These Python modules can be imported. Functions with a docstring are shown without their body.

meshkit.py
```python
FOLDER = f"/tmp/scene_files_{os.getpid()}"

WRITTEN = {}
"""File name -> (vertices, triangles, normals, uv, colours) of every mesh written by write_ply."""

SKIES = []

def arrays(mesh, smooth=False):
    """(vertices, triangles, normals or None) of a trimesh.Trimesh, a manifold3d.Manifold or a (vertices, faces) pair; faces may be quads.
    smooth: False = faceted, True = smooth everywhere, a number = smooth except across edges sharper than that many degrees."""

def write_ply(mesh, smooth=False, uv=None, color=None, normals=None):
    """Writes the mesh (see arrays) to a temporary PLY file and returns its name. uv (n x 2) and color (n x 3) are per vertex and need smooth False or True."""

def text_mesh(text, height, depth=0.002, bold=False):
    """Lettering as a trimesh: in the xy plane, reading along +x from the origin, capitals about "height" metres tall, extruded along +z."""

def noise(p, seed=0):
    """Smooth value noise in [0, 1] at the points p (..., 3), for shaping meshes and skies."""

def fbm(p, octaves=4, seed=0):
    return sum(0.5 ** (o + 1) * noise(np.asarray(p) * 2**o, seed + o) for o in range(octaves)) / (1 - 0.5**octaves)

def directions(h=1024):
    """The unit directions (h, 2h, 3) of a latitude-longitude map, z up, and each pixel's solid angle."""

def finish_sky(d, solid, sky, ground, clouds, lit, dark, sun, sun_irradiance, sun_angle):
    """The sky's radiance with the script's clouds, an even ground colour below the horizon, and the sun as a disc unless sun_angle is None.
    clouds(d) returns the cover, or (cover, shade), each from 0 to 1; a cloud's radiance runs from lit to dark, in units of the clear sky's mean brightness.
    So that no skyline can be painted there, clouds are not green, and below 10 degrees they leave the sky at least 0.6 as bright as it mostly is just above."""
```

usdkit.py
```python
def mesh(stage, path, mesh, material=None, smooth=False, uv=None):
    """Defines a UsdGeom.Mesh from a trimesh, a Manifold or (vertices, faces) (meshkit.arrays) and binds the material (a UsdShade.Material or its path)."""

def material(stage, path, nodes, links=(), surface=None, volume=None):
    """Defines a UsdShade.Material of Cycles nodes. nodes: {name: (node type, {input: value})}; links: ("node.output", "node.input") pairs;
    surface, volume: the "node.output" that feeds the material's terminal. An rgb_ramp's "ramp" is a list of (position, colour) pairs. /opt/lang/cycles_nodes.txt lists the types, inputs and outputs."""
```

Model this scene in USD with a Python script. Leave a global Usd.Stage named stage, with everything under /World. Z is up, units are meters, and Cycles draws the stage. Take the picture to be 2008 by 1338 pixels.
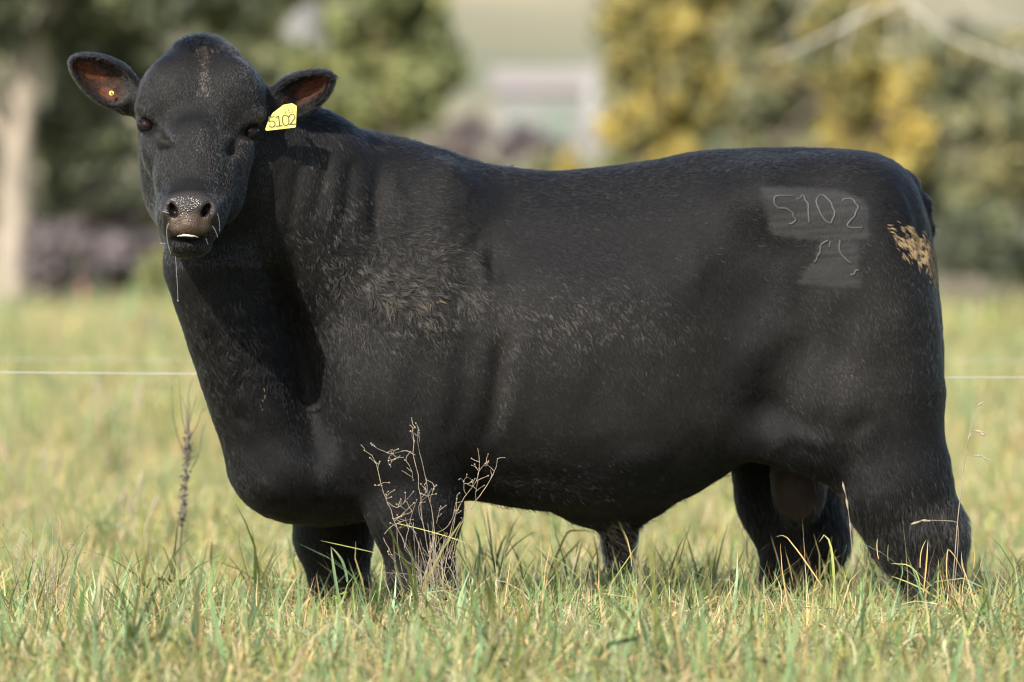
import math, random
import numpy as np, trimesh, usdkit, meshkit
from scipy import ndimage
from scipy.spatial import cKDTree
from pxr import Usd, UsdGeom, UsdLux, UsdShade, Gf, Sdf, Vt

stage = Usd.Stage.CreateInMemory()
UsdGeom.SetStageUpAxis(stage, 'Z')
UsdGeom.SetStageMetersPerUnit(stage, 1.0)
stage.DefinePrim('/World', 'Xform')
stage.DefinePrim('/World/Looks', 'Scope')

# ------------------------------------------------------------------ camera
CAM_DIST, CAM_H, PPM, HORIZON = 22.0, 1.2, 714.0, 433.0     # photo pixels (2008 wide) per metre at y = 0
cam = UsdGeom.Camera.Define(stage, '/World/camera')
FRAME = 2008 / PPM
cam.CreateHorizontalApertureAttr(36.0)
cam.CreateFocalLengthAttr(36.0 * CAM_DIST / FRAME)
cam.CreateFStopAttr(36.0 * CAM_DIST / FRAME / 78.0)
cam.CreateFocusDistanceAttr(CAM_DIST - 1.25)
cam.CreateExposureAttr(1.3)
PITCH = math.degrees(math.atan((669 - HORIZON) / PPM / CAM_DIST))
cx = UsdGeom.Xformable(cam)
cx.AddTranslateOp().Set(Gf.Vec3d(0, -CAM_DIST, CAM_H))
cx.AddRotateXOp().Set(90.0 - PITCH)


def P(px, py, y=0.0):
    """A point of the place, from its direction and its distance."""
    s = (CAM_DIST + y) / CAM_DIST / PPM
    return np.array([(px - 1004) * s, y, CAM_H - (py - HORIZON) * s])


def px_r(r, y):
    return r / PPM * (CAM_DIST + y) / CAM_DIST


# ------------------------------------------------------------------ sky and sun
SUN = np.array([-0.40, -0.71, 0.58])
SUN /= np.linalg.norm(SUN)
elev, rot = math.asin(SUN[2]), math.atan2(SUN[0], SUN[1])
sky_mat = usdkit.material(stage, '/World/Looks/sky', {
    'sky': ('sky_texture', {'sky_type': 'single_scattering', 'sun_disc': False, 'sun_elevation': elev, 'sun_rotation': rot, 'altitude': 100.0, 'aerosol_density': 1.5}),
    'bg': ('background_shader', {'strength': 0.12})},
    [('sky.color', 'bg.color')], surface='bg.background')
dome = UsdLux.DomeLight.Define(stage, '/World/sky')
UsdShade.MaterialBindingAPI.Apply(dome.GetPrim()).Bind(sky_mat)
dome.GetPrim().SetCustomDataByKey('kind', 'structure')
dome.GetPrim().SetCustomDataByKey('label', 'clear daylight sky over the paddock')
sun = UsdLux.DistantLight.Define(stage, '/World/sun')
sun.CreateNormalizeAttr(True)
sun.CreateIntensityAttr(1.15)
sun.CreateAngleAttr(0.5)
sun.CreateColorAttr(Gf.Vec3f(1.0, 0.945, 0.86))
z = Gf.Vec3d(*map(float, SUN))
m = Gf.Matrix4d().SetRotate(Gf.Rotation(Gf.Vec3d(0, 0, 1), z))
UsdGeom.Xformable(sun).AddTransformOp().Set(m)

# ------------------------------------------------------------------ helpers
LOOKS = '/World/Looks/'
taken = {}


def numbered(path):
    n = taken.get(path, -1) + 1
    taken[path] = n
    return path if n == 0 else f'{path}_{n:03d}'


def tag(prim, label=None, cat=None, group=None, kind=None):
    prim = prim.GetPrim() if hasattr(prim, 'GetPrim') else prim
    for k, v in (('label', label), ('category', cat), ('group', group), ('kind', kind)):
        if v:
            prim.SetCustomDataByKey(k, v)
    return prim


def path_of(parent):
    if parent is None:
        return '/World'
    return str(parent.GetPath())


def obj(name, mesh, mat, parent=None, smooth=False, color=None):
    """One Mesh prim under parent. color: per-vertex values of the primvar tint."""
    path = numbered(path_of(parent) + '/' + name)
    m = usdkit.mesh(stage, path, mesh, mat, smooth=smooth)
    if color is not None:
        UsdGeom.PrimvarsAPI(m).CreatePrimvar('tint', Sdf.ValueTypeNames.Color3fArray, 'vertex').Set(Vt.Vec3fArray.FromNumpy(np.asarray(color, np.float32)))
    return m.GetPrim()


def thing(name, label, cat, loc=(0, 0, 0), rotz=0.0, group=None, scale=None):
    x = UsdGeom.Xform.Define(stage, numbered('/World/' + name))
    x.AddTranslateOp().Set(Gf.Vec3d(*map(float, loc)))
    x.AddRotateZOp().Set(float(rotz))
    if scale:
        x.AddScaleOp().Set(Gf.Vec3f(*scale))
    return tag(x, label, cat, group)


def curves(name, pts, counts, widths, mat, parent):
    """BasisCurves, linear; pts (n,3), counts per curve, widths per point."""
    path = numbered(path_of(parent) + '/' + name)
    c = UsdGeom.BasisCurves.Define(stage, path)
    c.CreateTypeAttr('linear')
    c.CreatePointsAttr(Vt.Vec3fArray.FromNumpy(np.asarray(pts, np.float32)))
    c.CreateCurveVertexCountsAttr(Vt.IntArray.FromNumpy(np.asarray(counts, np.int32)))
    c.CreateWidthsAttr(Vt.FloatArray.FromNumpy(np.asarray(widths, np.float32)))
    c.SetWidthsInterpolation('vertex')
    if mat is not None:
        UsdShade.MaterialBindingAPI.Apply(c.GetPrim()).Bind(mat)
    return c.GetPrim()


def unit(v):
    v = np.asarray(v, float)
    return v / np.maximum(np.linalg.norm(v, axis=-1, keepdims=True), 1e-9)


def tube(points, radii, sides=6, cap=True):
    """(vertices, faces) of a tapering tube along a polyline."""
    p = np.asarray(points, float)
    r = np.broadcast_to(radii, (len(p),)).astype(float)
    t = unit(np.gradient(p, axis=0))
    a = unit(np.cross(t, np.where(np.abs(t[:, 2:]) < 0.9, [0, 0, 1.0], [1.0, 0, 0])))
    for i in range(1, len(a)):
        a[i] = unit(a[i - 1] - t[i] * np.dot(a[i - 1], t[i]))
    b = np.cross(t, a)
    ang = np.arange(sides) * 2 * np.pi / sides
    v = p[:, None] + r[:, None, None] * (np.cos(ang)[None, :, None] * a[:, None] + np.sin(ang)[None, :, None] * b[:, None])
    i, j = np.meshgrid(np.arange(len(p) - 1), np.arange(sides), indexing='ij')
    q = np.stack([i * sides + j, i * sides + (j + 1) % sides, (i + 1) * sides + (j + 1) % sides, (i + 1) * sides + j], -1).reshape(-1, 4)
    f = np.vstack([q[:, [0, 1, 2]], q[:, [0, 2, 3]]])
    v = v.reshape(-1, 3)
    if cap:
        n = len(v)
        v = np.vstack([v, p[0], p[-1]])
        k = np.arange(sides)
        last = (len(p) - 1) * sides
        f = np.vstack([f, np.stack([np.full(sides, n), (k + 1) % sides, k], 1), np.stack([np.full(sides, n + 1), last + k, last + (k + 1) % sides], 1)])
    return v, f


def merge(parts):
    vs, fs, n = [], [], 0
    for v, f in parts:
        vs.append(v); fs.append(np.asarray(f) + n); n += len(v)
    return np.vstack(vs), np.vstack(fs)


def ball(c, r, sub=1):
    s = trimesh.creation.icosphere(sub)
    return np.array(s.vertices) * r + np.asarray(c), np.array(s.faces)


def spline(pts, n):
    """Catmull-Rom through the points."""
    p = np.asarray(pts, float)
    from scipy.interpolate import PchipInterpolator
    s = np.concatenate([[0], np.cumsum(np.linalg.norm(np.diff(p, axis=0), axis=1))])
    return PchipInterpolator(s, p)(np.linspace(0, s[-1], n))
# ------------------------------------------------------------------ the paddock and the hill beyond
def terrain_z(x, y):
    x, y = np.asarray(x, float), np.asarray(y, float)
    rise = np.interp(y, [-60, 150, 300, 480, 620, 900, 1200], [0, 0, 1.6, 5.9, 21, 58, 90])
    far = np.clip((y - 120) / 200, 0, 1)
    return rise + far * 1.6 * (meshkit.noise(np.stack([x / 60, y / 60, 0 * x], -1), 4) - .5) + np.clip(1 - far, 0, 1) * .05 * (meshkit.noise(np.stack([x / 1.3, y / 1.3, 0 * x], -1), 6) - .5)


xs = np.unique(np.concatenate([np.linspace(-420, -30, 28), np.linspace(-30, -6, 25), np.linspace(-6, 6, 61), np.linspace(6, 30, 25), np.linspace(30, 420, 28)]))
ys = np.unique(np.concatenate([np.linspace(-60, -10, 12), np.linspace(-10, 12, 90), np.linspace(12, 120, 110), np.linspace(120, 1200, 90)]))
xx, yy = np.meshgrid(xs, ys, indexing='ij')
gv = np.stack([xx, yy, terrain_z(xx, yy)], -1).reshape(-1, 3)
i, j = np.meshgrid(np.arange(len(xs) - 1), np.arange(len(ys) - 1), indexing='ij')
a = i * len(ys) + j
gf = np.stack([a, a + len(ys), a + len(ys) + 1, a + 1], -1).reshape(-1, 4)
m_ground = usdkit.material(stage, LOOKS + 'paddock_ground', {
    'geo': ('geometry', {}), 'map': ('mapping', {'scale': (1.0, .45, 1.0)}),
    'n1': ('noise_texture', {'scale': 0.55, 'detail': 5.0, 'roughness': .62}), 'n2': ('noise_texture', {'scale': 0.016, 'detail': 3.0}),
    'r1': ('rgb_ramp', {'ramp': [(0.28, (.11, .13, .04)), (0.42, (.19, .20, .07)), (0.54, (.30, .27, .14)), (0.66, (.22, .225, .08)), (0.8, (.36, .31, .18))]}),
    'r2': ('rgb_ramp', {'ramp': [(0.35, (.12, .125, .08)), (0.5, (.17, .155, .10)), (0.65, (.25, .215, .14))]}),
    'xyz': ('separate_xyz', {}), 'far': ('map_range', {'from_min': 110.0, 'from_max': 240.0, 'clamp': True}),
    'mx': ('mix_color', {}),
    'p': ('principled_bsdf', {'roughness': 0.95, 'specular_ior_level': 0.1})},
    [('geo.position', 'map.vector'), ('map.vector', 'n1.vector'), ('geo.position', 'n2.vector'), ('n1.fac', 'r1.fac'), ('n2.fac', 'r2.fac'),
     ('geo.position', 'xyz.vector'), ('xyz.y', 'far.value'), ('far.result', 'mx.fac'), ('r1.color', 'mx.a'), ('r2.color', 'mx.b'), ('mx.result', 'p.base_color')], surface='p.BSDF')
g = obj('paddock_ground', (gv, gf), m_ground, smooth=True)
tag(g, 'grassy paddock floor rising to a pale dry hillside behind the trees', kind='structure')


def leaf_material(name, trans=.35, rough=.55, spec=.25):
    return usdkit.material(stage, LOOKS + name, {
        'a': ('attribute', {'attribute': 'tint'}),
        'p': ('principled_bsdf', {'roughness': rough, 'specular_ior_level': spec}),
        't': ('translucent_bsdf', {}), 'm': ('mix_closure', {'fac': trans})},
        [('a.color', 'p.base_color'), ('a.color', 't.color'), ('p.BSDF', 'm.closure1'), ('t.BSDF', 'm.closure2')], surface='m.closure')


def bark_material(name, c1, c2, scale=6.0):
    return usdkit.material(stage, LOOKS + name, {
        'g': ('geometry', {}), 'm': ('mapping', {'scale': (1.0, 1.0, .25)}), 'n': ('noise_texture', {'scale': scale, 'detail': 5.0}),
        'r': ('rgb_ramp', {'ramp': [(.3, c1), (.7, c2)]}), 'b': ('bump', {'strength': .6, 'distance': .03}),
        'p': ('principled_bsdf', {'roughness': .9, 'specular_ior_level': .15})},
        [('g.position', 'm.vector'), ('m.vector', 'n.vector'), ('n.fac', 'r.fac'), ('r.color', 'p.base_color'), ('n.fac', 'b.height'), ('b.normal', 'p.normal')], surface='p.BSDF')


m_leaf = leaf_material('tree_leaf', .3)
m_bark_pale = bark_material('pale_bark', (.14, .12, .095), (.25, .21, .165))
m_bark_grey = bark_material('grey_bark', (.10, .098, .096), (.165, .16, .155))
m_bark_dark = bark_material('dark_bark', (.08, .065, .05), (.16, .13, .10))
m_twig_pale = bark_material('pale_twig', (.22, .205, .165), (.34, .315, .26))


def leaves(rg, centres, radii, n, size, colors, squash=1.0, seed=0):
    """n leaf-clump faces spread through lumps: (vertices, faces, colours)."""
    centres, radii = np.asarray(centres, float), np.asarray(radii, float)
    k = rg.choice(len(centres), n, p=radii ** 2 / (radii ** 2).sum())
    d = unit(rg.normal(0, 1, (n, 3)))
    c = centres[k] + d * (radii[k] * rg.random(n) ** .45)[:, None] * [1, 1, squash]
    u = unit(rg.normal(0, 1, (n, 3)) + d * .4)
    v = unit(np.cross(u, rg.normal(0, 1, (n, 3))))
    s = size * rg.uniform(.6, 1.5, n)
    q = np.stack([c - u * s[:, None], c + v * (s * .55)[:, None], c + u * s[:, None], c - v * (s * .55)[:, None]], 1)
    colors = np.asarray(colors, float)
    f = meshkit.noise(c * 2.3, seed) * .55 + meshkit.noise(c * .8, seed + 3) * .25 + rg.random(n) * .2
    f = np.clip((f - .25) / .5, 0, .999) * (len(colors) - 1)
    b = f.astype(int); t = (f - b)[:, None]
    col = colors[b] * (1 - t) + colors[b + 1] * t
    col = col * rg.uniform(.8, 1.2, (n, 1))
    return q.reshape(-1, 3), np.arange(4 * n).reshape(-1, 4), np.repeat(col, 4, 0)


def limb_tree(rg, base, top, r0, bark, parent, limbs=5, lean=None, trunk_pts=None, reach=1.6):
    """Trunk and limbs as one tapered skeleton; returns limb ends."""
    pts = spline(trunk_pts if trunk_pts is not None else [base, (np.asarray(base) * .6 + np.asarray(top) * .4) + rg.normal(0, .12, 3) * [1, 1, 0], top], 14)
    flare = 1 + .5 * np.exp(-np.linspace(0, 9, 14))
    obj('trunk', tube(pts, np.linspace(r0, r0 * .45, 14) * flare, 12), bark, parent, smooth=True)
    ends = [pts[-1]]
    for k in range(limbs):
        s = pts[rg.integers(6, 13)]
        a = rg.random() * 2 * math.pi
        e = s + np.array([math.cos(a) * reach, math.sin(a) * reach, reach * rg.uniform(.3, 1.0)]) * rg.uniform(.7, 1.3)
        m_ = (s + e) / 2 + [0, 0, .2 * reach]
        obj('limb', tube(spline([s, m_, e], 8), np.linspace(r0 * .38, r0 * .1, 8), 7), bark, parent, smooth=True)
        ends.append(e)
    return np.array(ends)


def shrub(name, label, cat, px, base_py, top_py, half_px, y, colors, n=900, size=.10, seed=1, group=None, stems=5, bark=None, twiggy=False):
    """A bush standing at (px, y), as tall and wide as the picture shows it there."""
    rg = np.random.default_rng(seed)
    b = P(px, base_py, y); gz = float(terrain_z(b[0], y)); b[2] = gz
    topz = P(px, top_py, y)[2]; half = px_r(half_px, y); h = max(topz - gz, .3)
    t = thing(name, label, cat, (b[0], y, gz), group=group)
    ends = []
    for k in range(stems):
        a = rg.random() * 6.283
        e = np.array([math.cos(a) * half * .55, math.sin(a) * half * .55, h * rg.uniform(.55, .9)])
        obj('stem', tube(spline([(rg.normal(0, .05), rg.normal(0, .05), -.1), e * [.4, .4, .5], e], 7), np.linspace(.035, .01, 7) * max(1, h / 2), 6), bark or m_bark_dark, t, smooth=True)
        ends.append(e)
    nl = 16 if n < 5000 else 40
    cs = np.stack([rg.uniform(-1, 1, nl) * half * .78, rg.uniform(-1, 1, nl) * half * .7, h * rg.uniform(.15, .86, nl)], 1)
    cs = np.vstack([cs, np.array(ends)])
    rs = rg.uniform(.22, .42, len(cs)) * min(half, h)
    v, f, c = leaves(rg, cs, rs, n, size, colors, seed=seed)
    obj('foliage', (v, f), m_leaf, t, color=c)
    return t


OLIVE = [(0.062, 0.0721, 0.0404), (0.1051, 0.1138, 0.0619), (0.1568, 0.164, 0.0877), (0.2076, 0.2004, 0.114)]  # leaf palettes here are lightened and greyed to stand in for haze
DARK = [(0.048, 0.0538, 0.0362), (0.0682, 0.077, 0.0462), (0.1019, 0.1137, 0.0638), (0.1682, 0.1754, 0.0875)]
YELLOW = [(0.0977, 0.0959, 0.0392), (0.1923, 0.1718, 0.0631), (0.3511, 0.2825, 0.0831), (0.4559, 0.3457, 0.0927)]
MIXED = [(0.0804, 0.0868, 0.0526), (0.1432, 0.1495, 0.0825), (0.2191, 0.2128, 0.1053), (0.3663, 0.3031, 0.1324)]
GREENY = [(0.082, 0.0933, 0.0465), (0.1384, 0.1526, 0.069), (0.2106, 0.2248, 0.0915), (0.2726, 0.2585, 0.1026)]
MAUVE = [(0.0697, 0.0551, 0.0551), (0.1187, 0.0954, 0.0954), (0.1683, 0.1391, 0.1391), (0.1399, 0.1341, 0.0932)]
BROWN = [(0.0892, 0.0695, 0.0597), (0.1608, 0.128, 0.1116), (0.2499, 0.2008, 0.168), (0.2324, 0.2324, 0.1177)]


def tree(name, label, px, y, top_py, r0, lumps, colors, n, size, seed, bark, group=None, trunk_px=None, limbs=5, squash=.9):
    """lumps: (px, py, radius in metres, depth offset) of the crown, where they stand in the air."""
    rg = np.random.default_rng(seed)
    b = P(px, 500, y); gz = float(terrain_z(b[0], y))
    t = thing(name, label, 'tree', (b[0], y, gz), group=group)
    org = np.array([b[0], y, gz])
    if trunk_px:
        tp = [P(a, c, y) - org for a, c in trunk_px]; tp[0][2] = -.15
    else:
        tp = [np.array([0, 0, -.15]), np.array([.08, 0, (P(px, top_py, y)[2] - gz) * .5]), np.array([.15, .1, P(px, top_py, y)[2] - gz])]
    limb_tree(rg, tp[0], tp[-1], r0, bark, t, limbs=limbs, trunk_pts=tp)
    cs, rs = [], []
    for a, c, r, dy in lumps:
        p = P(a, c, y) - org + [0, dy, 0]
        for k in range(4):
            cs.append(p + rg.normal(0, r * .45, 3) * [1, 1, .8]); rs.append(r * rg.uniform(.35, .75))
    v, f, c = leaves(rg, cs, rs, n, size, colors, squash, seed)
    obj('crown', (v, f), m_leaf, t, color=c)
    return t


# big tree at the left edge, its dark crown hanging over the trunk
tree('shade_tree', 'large dark-leaved tree with a thick pale trunk at the far left', 28, 80, -60, .25,
     [(-120, -40, 1.0, 0), (40, -20, .8, -.6), (130, 30, .75, .3), (230, 0, .8, 0), (330, 40, .6, 0), (400, -30, .8, .4), (190, 150, .5, .6), (190, 230, .45, .6), (110, 260, .45, .8), (200, 290, .4, .8), (140, 350, .35, .8), (250, 380, .3, 1), (-60, 120, .7, .5), (480, 20, .5, .8), (-40, 60, .5, -.3), (560, -120, .9, .5), (320, 110, .4, .6), (110, 400, .3, .9)],
     DARK, 15000, .10, 21, m_bark_pale, trunk_px=[(28, 640), (30, 480), (32, 330), (46, 210), (72, 110), (100, 20), (120, -90)], limbs=7)
tree('grey_trunked_tree', 'smooth pale grey tree trunk behind the right ear of the bull', 598, 108, -200, .5,
     [(520, -160, 1.4, 0), (690, -190, 1.5, 0), (600, -260, 1.6, 0), (500, 60, .5, 1), (470, 130, .5, 1.2)], OLIVE, 6000, .13, 22, m_bark_grey, trunk_px=[(605, 560), (604, 300), (600, 130), (598, 0), (596, -200)], limbs=4)
tree('green_tree', 'yellow-green leafy tree left of the gap in the trees', 760, 100, 40, .18,
     [(700, 40, .55, 0), (780, 20, .6, 0), (850, 90, .5, 0), (720, 130, .6, 0), (800, 160, .6, 0), (880, 150, .35, 0), (690, 220, .6, 0), (780, 230, .45, 0), (840, 40, .5, .3), (650, 170, .4, .3), (740, -60, .7, 0), (830, -80, .6, 0), (700, 300, .5, .3)],
     GREENY, 11000, .12, 23, m_bark_dark)
tree('olive_tree', 'dull olive tree standing behind the head of the bull', 430, 125, 30, .2,
     [(420, 60, .7, 0), (520, 130, .6, 0), (460, 200, .7, 0), (360, 180, .6, 0), (560, 230, .5, 0), (440, 320, .6, 0), (300, 250, .6, 0), (520, 20, .6, .4), (250, 180, .5, 0)], OLIVE, 10000, .12, 24, m_bark_dark)
YT = 'yellow-leaved trees behind the rump'
for k, (px, y, lm, nn, lab) in enumerate([
    (1270, 105, [(1225, 20, .5, 0), (1300, 60, .55, 0), (1240, 110, .45, 0), (1330, 130, .55, 0), (1270, 180, .5, 0), (1360, 30, .5, 0), (1300, 240, .5, 0), (1220, 250, .35, 0), (1360, 200, .4, 0), (1320, 310, .45, 0), (1250, -60, .6, 0), (1360, -70, .6, 0)], 5200, 'bright yellow autumn tree at the right side of the gap'),
    (1510, 112, [(1460, 30, .5, 0), (1540, 60, .55, 0), (1490, 110, .5, 0), (1560, 150, .5, 0), (1520, 210, .55, 0), (1600, 30, .5, 0), (1450, 220, .4, 0), (1480, 280, .5, 0), (1580, 280, .5, 0), (1520, -50, .7, 0)], 5200, 'olive and yellow tree above the middle of the back of the bull'),
    (1690, 104, [(1660, 190, .5, 0), (1720, 230, .5, 0), (1650, 260, .5, 0), (1700, 130, .45, 0), (1760, 170, .45, 0), (1690, 320, .5, 0), (1640, 60, .45, 0), (1740, 320, .5, 0), (1690, 20, .5, .4)], 4200, 'golden tree above the branded hip of the bull'),
    (1880, 110, [(1840, 150, .5, 0), (1900, 220, .6, 0), (1950, 180, .5, 0), (1860, 280, .55, 0), (1960, 320, .6, 0), (1900, 380, .6, 0), (1820, 230, .45, 0), (1990, 260, .5, 0), (1870, 90, .4, .3), (1960, 110, .4, .3), (2040, 200, .7, 0)], 4600, 'dull green and yellow tree at the right edge')]):
    cols = [YELLOW, MIXED, YELLOW, MIXED][k]
    tree('yellow_tree', lab, px, y, lm[1][1], .14, lm, cols, nn * 2, .12, 30 + k, m_bark_dark, group=YT)
m_dark = m_bark_dark
for k, (px, by, ty, hw, y, cols, lab, nm, cat) in enumerate([
    (120, 600, 430, 80, 77, MAUVE, 'mauve-brown bare shrub beside the pale trunk', 'bare_shrub', 'shrub'),
    (240, 600, 460, 75, 79, MAUVE, 'mauve-grey bare shrub left of the muzzle', 'bare_shrub', 'shrub'),
    (330, 600, 500, 60, 76, GREENY, 'low green bush left of the throat', 'green_bush', 'bush'),
    (215, 600, 330, 60, 82, BROWN, 'dark brown bush between the trunk and the head', 'brown_bush', 'bush'),
    (1075, 420, 215, 60, 165, MAUVE, 'mauve bare shrub in front of the shed', 'bare_shrub', 'shrub'),
    (960, 420, 190, 75, 160, MAUVE, 'pinkish bare shrub in the gap above the withers', 'bare_shrub', 'shrub'),
    (830, 420, 240, 75, 130, BROWN, 'grey-brown bush right of the green tree', 'brown_bush', 'bush'),
    (1045, 420, 275, 70, 150, MIXED, 'small orange-yellow bush above the middle of the back', 'yellow_bush', 'bush'),
    (1150, 420, 270, 60, 140, YELLOW, 'small yellow bush left of the yellow tree', 'yellow_bush', 'bush'),
    (1240, 600, 270, 80, 112, GREENY, 'green bush under the bright yellow tree', 'green_bush', 'bush'),
    (1420, 600, 230, 110, 122, OLIVE, 'dull olive bush behind the loin', 'green_bush', 'bush'),
    (1600, 600, 200, 110, 120, OLIVE, 'olive bush behind the top of the hip', 'green_bush', 'bush'),
    (1780, 600, 260, 100, 116, OLIVE, 'dark olive bush behind the tail head', 'green_bush', 'bush'),
    (1900, 610, 390, 80, 74, DARK, 'dark green bush right of the rump', 'green_bush', 'bush'),
    (1985, 610, 450, 70, 75, OLIVE, 'green bush cut by the right edge', 'green_bush', 'bush'),
    (1880, 620, 560, 60, 68, BROWN, 'low grey-brown bush at the foot of the right-hand bushes', 'brown_bush', 'bush'),
    (1970, 620, 570, 60, 67, MAUVE, 'low greyish shrub at the right edge', 'bare_shrub', 'shrub')]):
    shrub(nm, lab, cat, px, by, ty, hw, y, cols, n=2600, size=.09, seed=60 + k)

# the belt of trees that closes the view behind them
BACK = [(0.0895, 0.0944, 0.0652), (0.1478, 0.1478, 0.0992), (0.1964, 0.1883, 0.1316), (0.2336, 0.2174, 0.1363)]  # far palette, haze likewise mixed into its colours
for k, (px, ty, hw, y, cols, lab) in enumerate([
    (-120, -60, 190, 190, BACK, 'grey-green belt tree far behind the pale trunk'), (120, 60, 170, 185, BACK, 'grey-green belt tree behind the left ear of the bull'),
    (330, 20, 170, 195, BACK, 'grey-green belt tree behind the head of the bull'), (540, -60, 150, 188, BACK, 'grey-green belt tree beside the grey trunk'),
    (720, -90, 150, 182, BACK, 'grey-green belt tree behind the yellow-green tree'), (1330, -90, 150, 190, MIXED, 'yellowish belt tree behind the bright yellow tree'),
    (1500, -110, 160, 184, BACK, 'grey-green belt tree above the loin of the bull'), (1680, -60, 160, 192, MIXED, 'yellowish belt tree above the hip of the bull'),
    (1850, 60, 140, 186, BACK, 'grey-green belt tree behind the drooping branches'), (2010, 90, 130, 194, BACK, 'grey-green belt tree at the right edge')]):
    shrub('belt_tree', lab, 'tree', px, 433, ty, hw, y, cols, n=5200, size=.26, seed=160 + k, stems=6)
    # each stands on its own stems

# bare pale branches drooping into the top right corner
bt = thing('bare_tree', 'bare pale tree whose drooping branches cross the top right corner', 'tree', (P(2330, 0, 42)[0], 42.0, 0))
o = np.array([P(2330, 0, 42)[0], 42.0, 0])
at = lambda a, b, dy=0.: P(a, b, 42 + dy) - o
obj('trunk', tube(spline([(0, 0, -.1), at(2340, 500), at(2320, 100), at(2250, -180)], 14), np.linspace(.16, .09, 14), 10), m_twig_pale, bt, smooth=True)
obj('limb', tube(spline([at(2250, -180), at(2050, -170, -.3), at(1850, -90, -.4), at(1740, -60, -.5)], 14), np.linspace(.08, .035, 14), 8), m_twig_pale, bt, smooth=True)
for ln, r in (([(1850, -90), (1760, 0), (1680, 38), (1600, 80), (1510, 116)], .028), ([(1740, -60), (1800, 25), (1870, 75), (1940, 105), (2040, 140)], .03), ([(1740, -60), (1680, 20), (1660, 70), (1650, 130)], .016),
              ([(1740, -60), (1750, 40), (1745, 110)], .014), ([(1700, -40), (1590, 0), (1560, 50), (1530, 70)], .014), ([(1850, -90), (1930, 20), (2030, 60)], .016), ([(1800, -70), (1780, 60), (1790, 150)], .010)):
    obj('branch', tube(spline([at(a, b, -.4) for a, b in ln], 14), np.linspace(r, r * .35, 14), 7), m_twig_pale, bt, smooth=True)

# farm shed on the slope in the gap between the trees
SY = 470.0
sz = float(terrain_z(P(1060, 280, SY)[0], SY))
shed = thing('farm_shed', 'grey farm shed with a long pale roof on the slope', 'shed', (P(1070, 0, SY)[0], SY, sz - .2))
m_roof = usdkit.material(stage, LOOKS + 'shed_roof', {'g': ('geometry', {}), 'n': ('noise_texture', {'scale': .8, 'detail': 3.0}), 'r': ('rgb_ramp', {'ramp': [(.3, (.175, .155, .14)), (.7, (.215, .19, .17))]}), 'p': ('principled_bsdf', {'roughness': .5})}, [('g.position', 'n.vector'), ('n.fac', 'r.fac'), ('r.color', 'p.base_color')], surface='p.BSDF')
m_wall = usdkit.material(stage, LOOKS + 'shed_wall', {'g': ('geometry', {}), 'n': ('noise_texture', {'scale': .5, 'detail': 3.0}), 'r': ('rgb_ramp', {'ramp': [(.3, (.13, .125, .12)), (.7, (.16, .165, .15))]}), 'p': ('principled_bsdf', {'roughness': .8})}, [('g.position', 'n.vector'), ('n.fac', 'r.fac'), ('r.color', 'p.base_color')], surface='p.BSDF')
m_white = usdkit.material(stage, LOOKS + 'white_paint', {'p': ('principled_bsdf', {'base_color': (.20, .195, .19), 'roughness': .5})}, surface='p.BSDF')
m_dkgreen = usdkit.material(stage, LOOKS + 'green_door', {'p': ('principled_bsdf', {'base_color': (.10, .125, .10), 'roughness': .6})}, surface='p.BSDF')


def bx(c, s):
    b_ = trimesh.creation.box(s); b_.apply_translation(c)
    return b_


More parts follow.
